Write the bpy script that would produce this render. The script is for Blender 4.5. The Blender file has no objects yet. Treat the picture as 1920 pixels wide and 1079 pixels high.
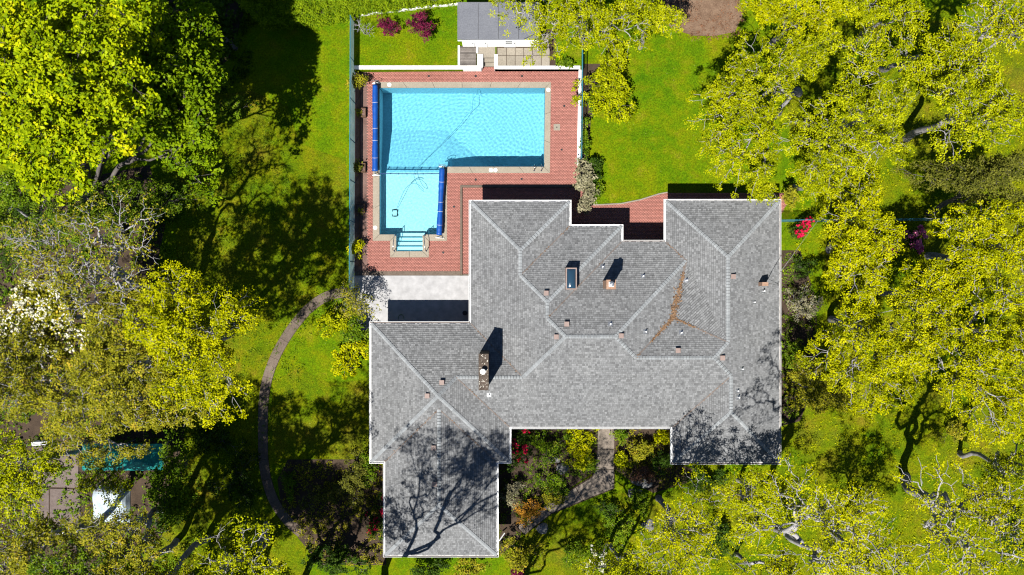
import bpy, bmesh, math, random
import numpy as np
from mathutils import Vector
from mathutils.geometry import tessellate_polygon

random.seed(7)
RNG = np.random.default_rng(11)
scene = bpy.context.scene
COL = scene.collection

# ------------------------------------------------------------------ camera, sky, sun, exposure
CAM_H = 59.0                     # drone height above the lawn, metres
GSD = 0.04                       # metres on the ground per pixel of the 1920 px photograph
cam = bpy.data.cameras.new('camera')
cam.sensor_width = 36.0
cam.lens = 36.0 * CAM_H / (1920 * GSD)
cam.clip_end = 2000
cam_ob = bpy.data.objects.new('camera', cam)
cam_ob.location = (0, 0, CAM_H)
COL.objects.link(cam_ob)
scene.camera = cam_ob

SUN_AZ, SUN_EL = math.radians(211), math.radians(59.5)
world = bpy.data.worlds.new('World')
scene.world = world
world.use_nodes = True
_nt = world.node_tree
_sky = _nt.nodes.new('ShaderNodeTexSky')
_sky.sky_type = 'NISHITA'
_sky.sun_disc = False
_sky.sun_elevation = SUN_EL
_sky.sun_rotation = SUN_AZ
_sky.altitude = 30
_sky.air_density = 0.8
_sky.dust_density = 0.0
_sky.ozone_density = 6.0
_nt.links.new(_sky.outputs[0], _nt.nodes['Background'].inputs[0])
_nt.nodes['Background'].inputs[1].default_value = 0.05
sun = bpy.data.lights.new('sun', 'SUN')
sun.energy = 5.0
sun.angle = math.radians(0.5)
sun.color = (1.0, 0.975, 0.925)
sun.cycles.is_caustics_light = True
sun_ob = bpy.data.objects.new('sun', sun)
sun_ob.rotation_euler = (-Vector((math.sin(SUN_AZ) * math.cos(SUN_EL), math.cos(SUN_AZ) * math.cos(SUN_EL),
                                  math.sin(SUN_EL)))).to_track_quat('-Z', 'Y').to_euler()
COL.objects.link(sun_ob)
vs = scene.view_settings
vs.view_transform = 'Standard'
vs.look = 'None'
vs.gamma = 1.0
vs.use_curve_mapping = False
vs.exposure = 1.3
scene.cycles.use_denoising = True
scene.cycles.filter_width = 1.15
scene.cycles.max_bounces = 8
scene.cycles.diffuse_bounces = 3
scene.cycles.transparent_max_bounces = 12


# ------------------------------------------------------------------ helpers
def W(px, py, z=0.0):
    """ground position of a thing of height z that the survey photograph shows at (px, py)"""
    k = GSD * (CAM_H - z) / CAM_H
    return Vector(((px - 960) * k, (539.5 - py) * k, z))


def tag(o, label=None, cat=None, group=None, kind=None):
    if label: o['label'] = label
    if cat: o['category'] = cat
    if group: o['group'] = group
    if kind: o['kind'] = kind
    return o


def empty(name, loc=(0, 0, 0), rz=0.0):
    o = bpy.data.objects.new(name, None)
    o.empty_display_size = 0.3
    o.location = loc
    o.rotation_euler = (0, 0, rz)
    COL.objects.link(o)
    return o


def link(name, me, mat, parent=None):
    if mat is not None and not me.materials:
        for m in (mat if isinstance(mat, (list, tuple)) else [mat]):
            me.materials.append(m)
    o = bpy.data.objects.new(name, me)
    COL.objects.link(o)
    if parent is not None:
        o.parent = parent
        base, q = Vector((0, 0, 0)), parent
        while q is not None:
            base += Vector(q.location)
            q = q.parent
        o.location = -base                         # parts are built in place; the thing's origin is its base
    return o


def np_mesh(name, verts, quads, tint=None):
    """mesh from numpy arrays; quads (n,4) or (n,3)"""
    me = bpy.data.meshes.new(name)
    verts = np.ascontiguousarray(verts, dtype=np.float32)
    quads = np.ascontiguousarray(quads, dtype=np.int32)
    n, k = quads.shape
    me.vertices.add(len(verts))
    me.vertices.foreach_set('co', verts.ravel())
    me.loops.add(n * k)
    me.loops.foreach_set('vertex_index', quads.ravel())
    me.polygons.add(n)
    me.polygons.foreach_set('loop_start', np.arange(0, n * k, k, dtype=np.int32))
    if tint is not None:
        a = me.attributes.new('tint', 'FLOAT', 'FACE')
        a.data.foreach_set('value', np.ascontiguousarray(tint, dtype=np.float32))
    me.update(calc_edges=True)
    return me


class MB:
    """collects faces of ONE piece"""
    def __init__(self):
        self.v, self.f, self.t = [], [], []

    def poly(self, pts, tint=0.5):
        n = len(self.v)
        self.v += [tuple(p) for p in pts]
        self.f.append(tuple(range(n, n + len(pts))))
        self.t.append(tint)
        return self

    def box(self, x0, x1, y0, y1, z0, z1, tint=0.5, bottom=True):
        if x0 > x1: x0, x1 = x1, x0
        if y0 > y1: y0, y1 = y1, y0
        n = len(self.v)
        self.v += [(x, y, z) for z in (z0, z1) for y in (y0, y1) for x in (x0, x1)]
        fs = [(4, 5, 7, 6), (0, 1, 5, 4), (2, 6, 7, 3), (0, 4, 6, 2), (1, 3, 7, 5)]
        if bottom: fs.append((0, 2, 3, 1))
        for f in fs:
            self.f.append(tuple(n + i for i in f))
            self.t.append(tint)
        return self

    def prism(self, pts, z0, z1, tint=0.5):
        """pts: xy outline; made counter-clockwise"""
        a = sum(pts[i][0] * pts[(i + 1) % len(pts)][1] - pts[(i + 1) % len(pts)][0] * pts[i][1] for i in range(len(pts)))
        if a < 0: pts = list(pts)[::-1]
        m = len(pts)
        n = len(self.v)
        self.v += [(p[0], p[1], z0) for p in pts] + [(p[0], p[1], z1) for p in pts]
        self.f.append(tuple(n + m + i for i in range(m)))
        self.f.append(tuple(n + i for i in range(m))[::-1])
        for i in range(m):
            j = (i + 1) % m
            self.f.append((n + i, n + j, n + m + j, n + m + i))
        self.t += [tint] * (m + 2)
        return self

    def tube(self, pts, radii, sides=8, tint=0.5, caps=True):
        pts = [Vector(p) for p in pts]
        if not isinstance(radii, (list, tuple)): radii = [radii] * len(pts)
        n = len(self.v)
        up = None
        for i, p in enumerate(pts):
            d = (pts[min(i + 1, len(pts) - 1)] - pts[max(i - 1, 0)])
            d = d.normalized() if d.length > 1e-9 else Vector((0, 0, 1))
            if up is None:
                up = Vector((1, 0, 0)) if abs(d.x) < 0.8 else Vector((0, 1, 0))
            a = d.cross(up).normalized()
            b = d.cross(a).normalized()
            up = -b if False else a.cross(d).normalized()
            for k in range(sides):
                t = 2 * math.pi * k / sides
                self.v.append(tuple(p + (a * math.cos(t) + b * math.sin(t)) * radii[i]))
        for i in range(len(pts) - 1):
            for k in range(sides):
                k2 = (k + 1) % sides
                self.f.append((n + i * sides + k, n + i * sides + k2, n + (i + 1) * sides + k2, n + (i + 1) * sides + k))
                self.t.append(tint)
        if caps:
            self.f.append(tuple(n + k for k in range(sides))[::-1])
            self.f.append(tuple(n + (len(pts) - 1) * sides + k for k in range(sides)))
            self.t += [tint, tint]
        return self

    def disc(self, c, r, z0, z1, sides=20, tint=0.5):
        return self.prism([(c[0] + r * math.cos(2 * math.pi * k / sides), c[1] + r * math.sin(2 * math.pi * k / sides))
                           for k in range(sides)], z0, z1, tint)

    def mesh(self, name):
        me = bpy.data.meshes.new(name)
        me.from_pydata(self.v, [], self.f)
        a = me.attributes.new('tint', 'FLOAT', 'FACE')
        a.data.foreach_set('value', np.array(self.t, dtype=np.float32))
        me.update()
        return me

    def build(self, name, mat, parent=None, smooth=False, bevel=0.0):
        me = self.mesh(name)
        if smooth: me.shade_smooth()
        if bevel:
            bm = bmesh.new(); bm.from_mesh(me)
            bmesh.ops.bevel(bm, geom=bm.edges[:], offset=bevel, segments=2, affect='EDGES', profile=0.6)
            bm.to_mesh(me); bm.free()
        return link(name, me, mat, parent)


# ------------------------------------------------------------------ materials
def new_mat(name):
    m = bpy.data.materials.new(name)
    m.use_nodes = True
    return m, m.node_tree.nodes, m.node_tree.links, m.node_tree.nodes['Principled BSDF']


def _coords(N, L):
    g = N.new('ShaderNodeNewGeometry')
    return g.outputs['Position']


def noise(N, L, vec, scale, detail=4, rough=0.6):
    n = N.new('ShaderNodeTexNoise')
    n.inputs['Scale'].default_value = scale
    n.inputs['Detail'].default_value = detail
    n.inputs['Roughness'].default_value = rough
    L.new(vec, n.inputs['Vector'])
    return n.outputs['Fac']


def ramp(N, L, fac, stops):
    r = N.new('ShaderNodeValToRGB')
    e = r.color_ramp.elements
    while len(e) < len(stops): e.new(0.5)
    for el, (p, c) in zip(e, stops):
        el.position = p
        el.color = (*c, 1)
    L.new(fac, r.inputs['Fac'])
    return r.outputs['Color']


def mixc(N, L, fac, a, b, mode='MIX'):
    m = N.new('ShaderNodeMix')
    m.data_type = 'RGBA'
    m.blend_type = mode
    if isinstance(fac, (int, float)): m.inputs[0].default_value = fac
    else: L.new(fac, m.inputs[0])
    for s, v in ((m.inputs[6], a), (m.inputs[7], b)):
        if isinstance(v, tuple): s.default_value = (*v, 1)
        else: L.new(v, s)
    return m.outputs[2]


def bump(N, L, bsdf, h, strength, dist):
    b = N.new('ShaderNodeBump')
    b.inputs['Strength'].default_value = strength
    b.inputs['Distance'].default_value = dist
    L.new(h, b.inputs['Height'])
    L.new(b.outputs[0], bsdf.inputs['Normal'])


def mottled(name, c0, c1, scale=1.5, fine=18.0, rough=0.85, bstr=0.4, bdist=0.01, tint=None, spec=0.15, metal=0.0, k=0.56):
    """two-tone weathered surface; tint adds piece-by-piece variation from the 'tint' attribute"""
    m, N, L, B = new_mat(name)
    P = _coords(N, L)
    c0, c1 = tuple(x * k for x in c0), tuple(x * k for x in c1)
    a = noise(N, L, P, scale, 5)
    b = noise(N, L, P, fine, 3)
    col = ramp(N, L, a, [(0.32, c0), (0.68, c1)])
    col = mixc(N, L, 0.35, col, ramp(N, L, b, [(0.3, tuple(x * 0.55 for x in c0)), (0.7, tuple(min(1, x * 1.3) for x in c1))]))
    if tint:
        at = N.new('ShaderNodeAttribute')
        at.attribute_name = 'tint'
        mr = N.new('ShaderNodeMapRange')
        mr.inputs[3].default_value = 1 - tint
        mr.inputs[4].default_value = 1 + tint
        L.new(at.outputs['Fac'], mr.inputs[0])
        vm = N.new('ShaderNodeVectorMath'); vm.operation = 'SCALE'
        L.new(col, vm.inputs[0]); L.new(mr.outputs[0], vm.inputs['Scale'])
        col = vm.outputs[0]
    L.new(col, B.inputs['Base Color'])
    B.inputs['Roughness'].default_value = rough
    B.inputs['Specular IOR Level'].default_value = spec
    B.inputs['Metallic'].default_value = metal
    if bstr: bump(N, L, B, b, bstr, bdist)
    return m


def plain(name, c, rough=0.5, metal=0.0, var=0.12, k=0.56):
    return mottled(name, tuple(x * (1 - var) for x in c), tuple(min(1, x * (1 + var)) for x in c), 2.0, 30.0, rough, 0.05, 0.002, None, 0.3, metal, k)


def leaf_mat(name, dark, light, transl=0.35, edge=None):
    m, N, L, B = new_mat(name)
    at = N.new('ShaderNodeAttribute')
    at.attribute_name = 'tint'
    stops = [(0.0, dark), (0.75, light)] + ([(1.0, edge)] if edge else [])
    col = ramp(N, L, at.outputs['Fac'], stops)
    L.new(col, B.inputs['Base Color'])
    B.inputs['Roughness'].default_value = 0.5
    B.inputs['Specular IOR Level'].default_value = 0.03
    t = N.new('ShaderNodeBsdfTranslucent')
    L.new(col, t.inputs['Color'])
    mx = N.new('ShaderNodeMixShader')
    mx.inputs[0].default_value = transl
    L.new(B.outputs[0], mx.inputs[1])
    L.new(t.outputs[0], mx.inputs[2])
    L.new(mx.outputs[0], N['Material Output'].inputs['Surface'])
    return m


def lawn_mat(name='lawn_grass', rough_=0.0):
    m, N, L, B = new_mat(name)
    P = _coords(N, L)
    big = noise(N, L, P, 0.22, 5, 0.65)
    mid = noise(N, L, P, 0.75, 6, 0.7)
    fine = noise(N, L, P, 9.0, 5, 0.75)
    vfine = noise(N, L, P, 30.0, 2, 0.6)
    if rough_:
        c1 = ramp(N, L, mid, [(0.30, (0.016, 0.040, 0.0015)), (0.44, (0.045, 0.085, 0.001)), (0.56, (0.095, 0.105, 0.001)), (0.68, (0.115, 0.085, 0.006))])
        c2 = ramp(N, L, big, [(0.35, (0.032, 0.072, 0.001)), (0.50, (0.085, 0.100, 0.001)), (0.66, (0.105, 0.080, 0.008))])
    else:
        c1 = ramp(N, L, mid, [(0.32, (0.026, 0.070, 0.0008)), (0.46, (0.060, 0.106, 0.0008)), (0.58, (0.104, 0.116, 0.0010)), (0.70, (0.160, 0.125, 0.010))])
        c2 = ramp(N, L, big, [(0.36, (0.036, 0.088, 0.0008)), (0.52, (0.070, 0.110, 0.0008)), (0.66, (0.112, 0.114, 0.0015))])
    col = mixc(N, L, 0.5, c1, c2)
    for src, lo, hi in ((fine, 0.30, 1.80), (vfine, 0.35, 1.75)):
        mr = N.new('ShaderNodeMapRange')
        mr.inputs[1].default_value = 0.25; mr.inputs[2].default_value = 0.75
        mr.inputs[3].default_value = lo; mr.inputs[4].default_value = hi
        L.new(src, mr.inputs[0])
        vm = N.new('ShaderNodeVectorMath'); vm.operation = 'SCALE'
        L.new(col, vm.inputs[0]); L.new(mr.outputs[0], vm.inputs['Scale'])
        col = vm.outputs[0]
    # clover heads and dandelions
    v = N.new('ShaderNodeTexVoronoi')
    v.inputs['Scale'].default_value = 2.6
    L.new(P, v.inputs['Vector'])
    spot = ramp(N, L, v.outputs['Distance'], [(0.05, (1, 1, 1)), (0.09, (0, 0, 0))])
    gate = ramp(N, L, noise(N, L, P, 0.35, 3), [(0.52, (0, 0, 0)), (0.6, (1, 1, 1))])
    sp = mixc(N, L, 1.0, spot, gate, 'MULTIPLY')
    col = mixc(N, L, sp, col, (0.20, 0.20, 0.06))
    L.new(col, B.inputs['Base Color'])
    B.inputs['Roughness'].default_value = 0.8
    B.inputs['Specular IOR Level'].default_value = 0.03
    ad = N.new('ShaderNodeMath'); ad.operation = 'ADD'
    L.new(fine, ad.inputs[0]); L.new(vfine, ad.inputs[1])
    bump(N, L, B, ad.outputs[0], 0.9, 0.06)
    return m


M = {}
M['lawn'] = lawn_mat()
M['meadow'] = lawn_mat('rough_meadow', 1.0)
M['soil'] = mottled('soil', (0.040, 0.027, 0.018), (0.095, 0.064, 0.042), 1.2, 14, 0.95, 0.8, 0.04)
M['mulch'] = mottled('mulch', (0.13, 0.075, 0.045), (0.26, 0.17, 0.11), 1.6, 12, 0.95, 0.9, 0.05)
M['gravel'] = mottled('gravel_earth', (0.12, 0.068, 0.055), (0.24, 0.15, 0.125), 1.3, 16, 0.95, 0.7, 0.03)
M['brick'] = mottled('paver_brick', (0.40, 0.155, 0.122), (0.48, 0.205, 0.165), 0.6, 22, 0.85, 0.3, 0.006, 0.18)
M['joint'] = mottled('paver_joint', (0.26, 0.11, 0.084), (0.33, 0.155, 0.12), 2.0, 30, 0.95, 0.2, 0.004)
M['concrete'] = mottled('concrete', (0.26, 0.225, 0.175), (0.36, 0.315, 0.25), 0.9, 16, 0.9, 0.3, 0.006, 0.10)
M['coping'] = mottled('coping_concrete', (0.31, 0.265, 0.20), (0.39, 0.335, 0.26), 1.1, 14, 0.85, 0.3, 0.005, 0.06)
M['oldconcrete'] = mottled('old_concrete', (0.12, 0.088, 0.066), (0.20, 0.155, 0.12), 0.8, 10, 0.95, 0.4, 0.01, 0.12)
M['pathstone'] = mottled('brown_path_concrete', (0.18, 0.145, 0.115), (0.27, 0.225, 0.18), 0.8, 10, 0.95, 0.4, 0.01, 0.14)
M['whitedeck'] = mottled('white_deck_coating', (0.43, 0.42, 0.418), (0.46, 0.45, 0.447), 0.5, 2.0, 0.8, 0.0)
M['whitewall'] = mottled('white_wall_paint', (0.72, 0.70, 0.66), (0.82, 0.80, 0.77), 0.9, 10, 0.7, 0.2, 0.005, k=0.75)
M['white'] = plain('white_paint', (0.80, 0.79, 0.77), 0.45, 0, 0.04, k=0.8)
M['shingle'] = mottled('asphalt_shingle', (0.194, 0.196, 0.199), (0.232, 0.233, 0.232), 0.35, 20, 0.95, 0.3, 0.005, 0.30, 0.1)
M['cap'] = mottled('ridge_shingle', (0.265, 0.278, 0.286), (0.31, 0.322, 0.326), 0.8, 20, 0.95, 0.3, 0.005, 0.15, 0.1)
M['under'] = plain('roof_felt', (0.05, 0.05, 0.052), 0.95)
M['valley'] = mottled('valley_debris', (0.16, 0.13, 0.115), (0.25, 0.215, 0.195), 2.5, 25, 0.9, 0.3, 0.006)
M['shedroof'] = mottled('shed_felt', (0.15, 0.155, 0.175), (0.20, 0.205, 0.225), 0.8, 12, 0.9, 0.2, 0.004)
M['stucco'] = mottled('house_stucco', (0.50, 0.47, 0.42), (0.58, 0.55, 0.50), 0.6, 15, 0.9, 0.3, 0.005)
M['glass'] = plain('window_glass', (0.03, 0.05, 0.07), 0.05)
M['chimney'] = mottled('pebble_stone', (0.055, 0.04, 0.03), (0.15, 0.115, 0.09), 3.0, 9, 0.95, 0.6, 0.03)
M['pebble'] = plain('pale_pebble', (0.55, 0.50, 0.42), 0.8)
M['redbrick'] = mottled('chimney_brick', (0.30, 0.17, 0.11), (0.46, 0.30, 0.21), 4.0, 20, 0.9, 0.4, 0.01)
M['ventbrown'] = plain('vent_brown', (0.30, 0.215, 0.185), 0.6)
M['metal'] = plain('galvanised_metal', (0.62, 0.63, 0.64), 0.35, 0.8)
M['chrome'] = plain('chrome', (0.75, 0.75, 0.75), 0.15, 1.0)
M['darkmetal'] = plain('dark_metal', (0.035, 0.035, 0.035), 0.5, 0.3)
M['woodbox'] = mottled('stained_timber', (0.10, 0.055, 0.035), (0.19, 0.11, 0.07), 3.0, 25, 0.85, 0.3, 0.006)
M['greywood'] = mottled('weathered_timber', (0.135, 0.115, 0.10), (0.25, 0.22, 0.195), 2.5, 20, 0.9, 0.4, 0.006, 0.28)
M['blue'] = plain('blue_cover', (0.004, 0.075, 0.36), 0.45, 0, 0.2)
M['rope'] = plain('rope_blue', (0.01, 0.05, 0.16), 0.6)
M['hose'] = plain('hose_grey', (0.16, 0.36, 0.42), 0.5)
M['poolwhite'] = plain('plaster_white', (0.90, 0.93, 0.92), 0.6, 0, 0.02, k=0.95)
M['teal'] = mottled('teal_canvas', (0.015, 0.27, 0.24), (0.03, 0.38, 0.34), 1.2, 12, 0.6, 0.2, 0.01)
M['tarp'] = mottled('pale_tarp', (0.50, 0.60, 0.66), (0.62, 0.70, 0.74), 1.6, 12, 0.5, 0.3, 0.02)
M['railblue'] = plain('fence_rail_teal', (0.03, 0.22, 0.30), 0.5)
M['rock'] = mottled('garden_rock', (0.14, 0.135, 0.13), (0.30, 0.29, 0.275), 1.8, 10, 0.95, 0.8, 0.05)
M['debris'] = leaf_mat('dry_leaves', (0.075, 0.042, 0.022), (0.175, 0.108, 0.062), 0.1)
M['bark'] = mottled('oak_bark', (0.17, 0.155, 0.15), (0.40, 0.375, 0.37), 2.2, 12, 0.95, 0.8, 0.03)
M['barkpale'] = mottled('lichen_bark', (0.24, 0.225, 0.22), (0.50, 0.475, 0.465), 2.2, 12, 0.95, 0.7, 0.02)
M['barkdark'] = mottled('dark_bark', (0.07, 0.058, 0.05), (0.17, 0.15, 0.135), 2.2, 12, 0.95, 0.8, 0.03)


def fence_cloth():
    m, N, L, B = new_mat('green_fence_mesh')
    P = _coords(N, L)
    c = ramp(N, L, noise(N, L, P, 1.2, 4), [(0.3, (0.34, 0.47, 0.46)), (0.7, (0.52, 0.63, 0.62))])
    L.new(c, B.inputs['Base Color'])
    B.inputs['Roughness'].default_value = 0.7
    t = N.new('ShaderNodeBsdfTransparent')
    mx = N.new('ShaderNodeMixShader')
    mx.inputs[0].default_value = 0.18
    tl = N.new('ShaderNodeBsdfTranslucent'); L.new(c, tl.inputs['Color'])
    m2 = N.new('ShaderNodeMixShader'); m2.inputs[0].default_value = 0.55
    L.new(B.outputs[0], m2.inputs[1]); L.new(tl.outputs[0], m2.inputs[2])
    L.new(m2.outputs[0], mx.inputs[1]); L.new(t.outputs[0], mx.inputs[2])
    L.new(mx.outputs[0], N['Material Output'].inputs['Surface'])
    return m


def water_mat():
    m, N, L, B = new_mat('pool_water')
    N.remove(B)
    g = N.new('ShaderNodeBsdfGlass')
    g.inputs['Color'].default_value = (0.62, 0.94, 1.0, 1)
    g.inputs['IOR'].default_value = 1.333
    g.inputs['Roughness'].default_value = 0.0
    L.new(g.outputs[0], N['Material Output'].inputs['Surface'])
    return m


M['cloth'] = fence_cloth()
M['water'] = water_mat()
M['plaster_shallow'] = mottled('plaster_pale', (0.86, 0.90, 0.90), (0.90, 0.94, 0.94), 0.6, 8, 0.8, 0.0, k=0.70)
M['plaster_deep'] = mottled('plaster_depth_tinted', (0.50, 0.75, 0.87), (0.56, 0.80, 0.91), 0.5, 8, 0.8, 0.0, k=0.66)  # light lost in deep water is painted into this plaster's blue

# ------------------------------------------------------------------ ground
def P2(px, py, z=0.0):
    v = W(px, py, z)
    return (v.x, v.y)


def rect(px0, py0, px1, py1, z=0.0):
    a, b = W(px0, py0, z), W(px1, py1, z)
    return min(a.x, b.x), max(a.x, b.x), min(a.y, b.y), max(a.y, b.y)


def in_poly(x, y, poly):
    r = False
    j = len(poly) - 1
    for i in range(len(poly)):
        xi, yi = poly[i]; xj, yj = poly[j]
        if (yi > y) != (yj > y) and x < (xj - xi) * (y - yi) / (yj - yi) + xi: r = not r
        j = i
    return r


HX0, HX1, HY0, HY1 = rect(692, 146, 1060, 500)      # hole in the ground sheet, filled by the pool deck
g = MB()
BIG = 400.0
for (x0, x1, y0, y1) in ((-BIG, BIG, HY1, BIG), (-BIG, BIG, -BIG, HY0), (-BIG, HX0, HY0, HY1), (HX1, BIG, HY0, HY1)):
    g.poly([(x0, y0, -0.03), (x1, y0, -0.03), (x1, y1, -0.03), (x0, y1, -0.03)])
tag(g.build('lawn', M['lawn']), kind='structure')

# raised upper lawn north of the retaining wall
UP = 0.55
ul = MB()
ul.prism([P2(664, 136), P2(898, 134), P2(898, 90), P2(928, 90), P2(928, 134), P2(1092, 134), P2(1092, -260), P2(664, -260)], -0.2, UP)
tag(ul.build('upper_lawn', M['lawn']), kind='structure')


def patch(name, pts, mat, z, label=None):
    m = MB()
    m.prism([P2(*p) for p in pts], -0.2, z)
    return tag(m.build(name, mat), kind='structure')


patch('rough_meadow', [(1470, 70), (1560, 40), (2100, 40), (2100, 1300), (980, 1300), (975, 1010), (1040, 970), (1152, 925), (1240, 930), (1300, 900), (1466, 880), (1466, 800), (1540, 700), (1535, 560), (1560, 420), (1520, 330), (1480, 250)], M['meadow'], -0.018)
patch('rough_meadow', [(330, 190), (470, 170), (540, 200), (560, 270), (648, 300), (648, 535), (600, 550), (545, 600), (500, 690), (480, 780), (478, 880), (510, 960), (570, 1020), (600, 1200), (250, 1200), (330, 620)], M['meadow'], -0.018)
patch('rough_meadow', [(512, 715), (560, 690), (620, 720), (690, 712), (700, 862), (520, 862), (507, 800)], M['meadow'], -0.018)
patch('mulch_bed', [(1236, 10), (1250, 40), (1272, 58), (1300, 67), (1340, 68), (1378, 60), (1392, 30), (1380, -40), (1240, -40)], M['mulch'], 0.02)
patch('planting_bed', [(957, 800), (1122, 800), (1122, 880), (1040, 935), (985, 962), (975, 1010), (936, 1045), (936, 862), (957, 862)], M['soil'], -0.006)
patch('planting_bed', [(1152, 800), (1262, 800), (1262, 868), (1300, 880), (1290, 905), (1225, 925), (1180, 900), (1152, 880)], M['soil'], -0.006)
patch('planting_bed', [(540, 862), (700, 862), (724, 880), (724, 1060), (600, 1060), (560, 1010), (528, 960), (520, 900)], M['soil'], -0.006)
patch('planting_bed', [(1086, 120), (1125, 120), (1135, 185), (1108, 222), (1100, 330), (1106, 378), (1084, 384)], M['soil'], -0.006)
patch('planting_bed', [(1462, 470), (1500, 470), (1530, 560), (1535, 700), (1500, 790), (1462, 800)], M['soil'], -0.006)
patch('woodland_floor', [(-80, 330), (150, 335), (280, 310), (310, 420), (280, 560), (300, 700), (345, 800), (340, 930), (300, 1010), (200, 1060), (-80, 1180)], M['soil'], -0.012)
patch('woodland_floor', [(300, -60), (480, -60), (455, 30), (430, 110), (380, 150), (300, 160)], M['soil'], -0.012)

# ------------------------------------------------------------------ pool deck of brick pavers
POOL = [(711.5, 165), (1022, 165), (1020, 313), (832, 313), (829, 440), (792, 440), (792, 471.5), (743, 471.5), (743, 440), (711.5, 440)]
COPE = [(699.5, 154), (1033, 154), (1031, 325), (838.5, 325), (838, 452), (804, 452), (804, 483), (731.5, 483), (731.5, 452), (699, 452)]
POOLW = [P2(*p) for p in POOL]
COPEW = [P2(*p) for p in COPE]
DECK = [P2(*p) for p in [(690, 126), (1088, 126), (1086, 349), (863, 349), (863, 509), (690, 509)]]
TERR = [P2(*p) for p in [(867, 352), (1092, 352), (1095, 386), (1130, 385), (1165, 383), (1200, 376), (1235, 365), (1252, 362), (1480, 362), (1480, 374), (1400, 520), (900, 600), (867, 514)]]


def slab_with_hole(name, outer, hole, z, mat, depth=0.15):
    """flat sheet: cells of a grid of the outlines' coordinates that lie inside outer and outside hole"""
    xs = sorted({p[0] for p in outer + hole}); ys = sorted({p[1] for p in outer + hole})
    m = MB()
    for i in range(len(xs) - 1):
        for j in range(len(ys) - 1):
            cx, cy = (xs[i] + xs[i + 1]) / 2, (ys[j] + ys[j + 1]) / 2
            if in_poly(cx, cy, outer) and not in_poly(cx, cy, hole):
                m.poly([(xs[i], ys[j], z), (xs[i + 1], ys[j], z), (xs[i + 1], ys[j + 1], z), (xs[i], ys[j + 1], z)])
    return m.build(name, mat)


# rectilinear hole under the coping, slightly inside it
HOLE = [P2(*p) for p in [(703, 157), (1030, 157), (1030, 322), (836, 322), (836, 449), (801, 449), (801, 480), (734, 480), (734, 449), (703, 449)]]
deck_outer = [P2(*p) for p in [(688, 124), (1088, 124), (1088, 351), (866, 351), (866, 512), (688, 512)]]
deck = slab_with_hole('pool_deck', deck_outer, HOLE, -0.012, M['joint'])
tag(deck, kind='structure')


def paver_field(parent, inside, x0, x1, y0, y1, L_=0.2, Wd=0.1, top=0.0, base=-0.02, name='pavers'):
    """running-bond bricks, each with its own edges and recessed joint, joined: far too small to pick apart"""
    vs, qs, ts = [], [], []
    gap = 0.009
    y, row = y0, 0
    rnd = random.Random(3)
    while y < y1:
        x = x0 - (row % 2) * L_ / 2
        while x < x1:
            if inside(x + L_ / 2, y + Wd / 2):
                a, b, c, d = x + gap, x + L_ - gap, y + gap, y + Wd - gap
                h = top + rnd.uniform(-0.004, 0.004)
                t1, t2 = rnd.uniform(-.003, .003), rnd.uniform(-.003, .003)
                n = len(vs)
                vs += [(a, c, base), (b, c, base), (b, d, base), (a, d, base), (a, c, h - t1), (b, c, h - t2), (b, d, h + t1), (a, d, h + t2)]
                qs += [(n + 4, n + 5, n + 6, n + 7), (n, n + 1, n + 5, n + 4), (n + 1, n + 2, n + 6, n + 5), (n + 2, n + 3, n + 7, n + 6), (n + 3, n, n + 4, n + 7)]
                ts += [min(1, max(0, rnd.gauss(0.5, 0.22)))] * 5
            x += L_
        y += Wd
        row += 1
    o = link(name, np_mesh(name, np.array(vs), np.array(qs), ts), M['brick'], parent)
    o['kind'] = 'stuff'
    return o


bx = [p[0] for p in DECK]; by = [p[1] for p in DECK]
paver_field(deck, lambda x, y: in_poly(x, y, DECK) and not in_poly(x, y, COPEW), min(bx), max(bx), min(by), max(by))
terr = MB().prism(TERR, -0.2, -0.012).build('brick_terrace', M['joint'])
tag(terr, kind='structure')
bx = [p[0] for p in TERR]; by = [p[1] for p in TERR]
paver_field(terr, lambda x, y: in_poly(x, y, TERR), min(bx), max(bx), min(by), max(by))

# earth strip along the fence
x0, x1, y0, y1 = rect(663, 132, 691, 512)
es = MB().box(x0, x1, y0, y1, -0.2, -0.004)
tag(es.build('earth_strip', M['gravel']), kind='structure')

# concrete kerbs
for pts in ([(863, 348), (1072, 348), (1072, 352), (867, 352), (867, 516), (863, 516)],):
    m = MB()
    m.prism([P2(863, 348), P2(1072, 348), P2(1072, 352), P2(863, 352)], -0.2, 0.10)
    m.prism([P2(863, 352.05), P2(867, 352.05), P2(867, 516), P2(863, 516)], -0.2, 0.10)
    tag(m.build('kerb', M['oldconcrete']), kind='structure')
m = MB()
m.prism([P2(1096, 384), P2(1130, 383), P2(1165, 381), P2(1200, 374), P2(1235, 363), P2(1252, 360), P2(1252, 362), P2(1235, 365.4), P2(1200, 376.4), P2(1165, 383.4), P2(1130, 385.4), P2(1096, 386)], -0.2, 0.03)
tag(m.build('kerb', M['concrete']), kind='structure')
x0, x1, y0, y1 = rect(665, 509, 862.8, 517)
band = MB().box(x0, x1, y0, y1, -0.2, 0.02).build('concrete_band', M['oldconcrete'])
tag(band, kind='structure')
x0, x1, y0, y1 = rect(867.2, 514, 900, 517)
tag(MB().box(x0, x1, y0, y1, -0.2, 0.02).build('concrete_band', M['oldconcrete']), kind='structure')
x0, x1, y0, y1 = rect(661, 517.2, 905, 620)
tag(MB().box(x0, x1, y0, y1, -0.2, 0.025).build('white_patio', M['whitedeck']), kind='structure')
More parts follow.
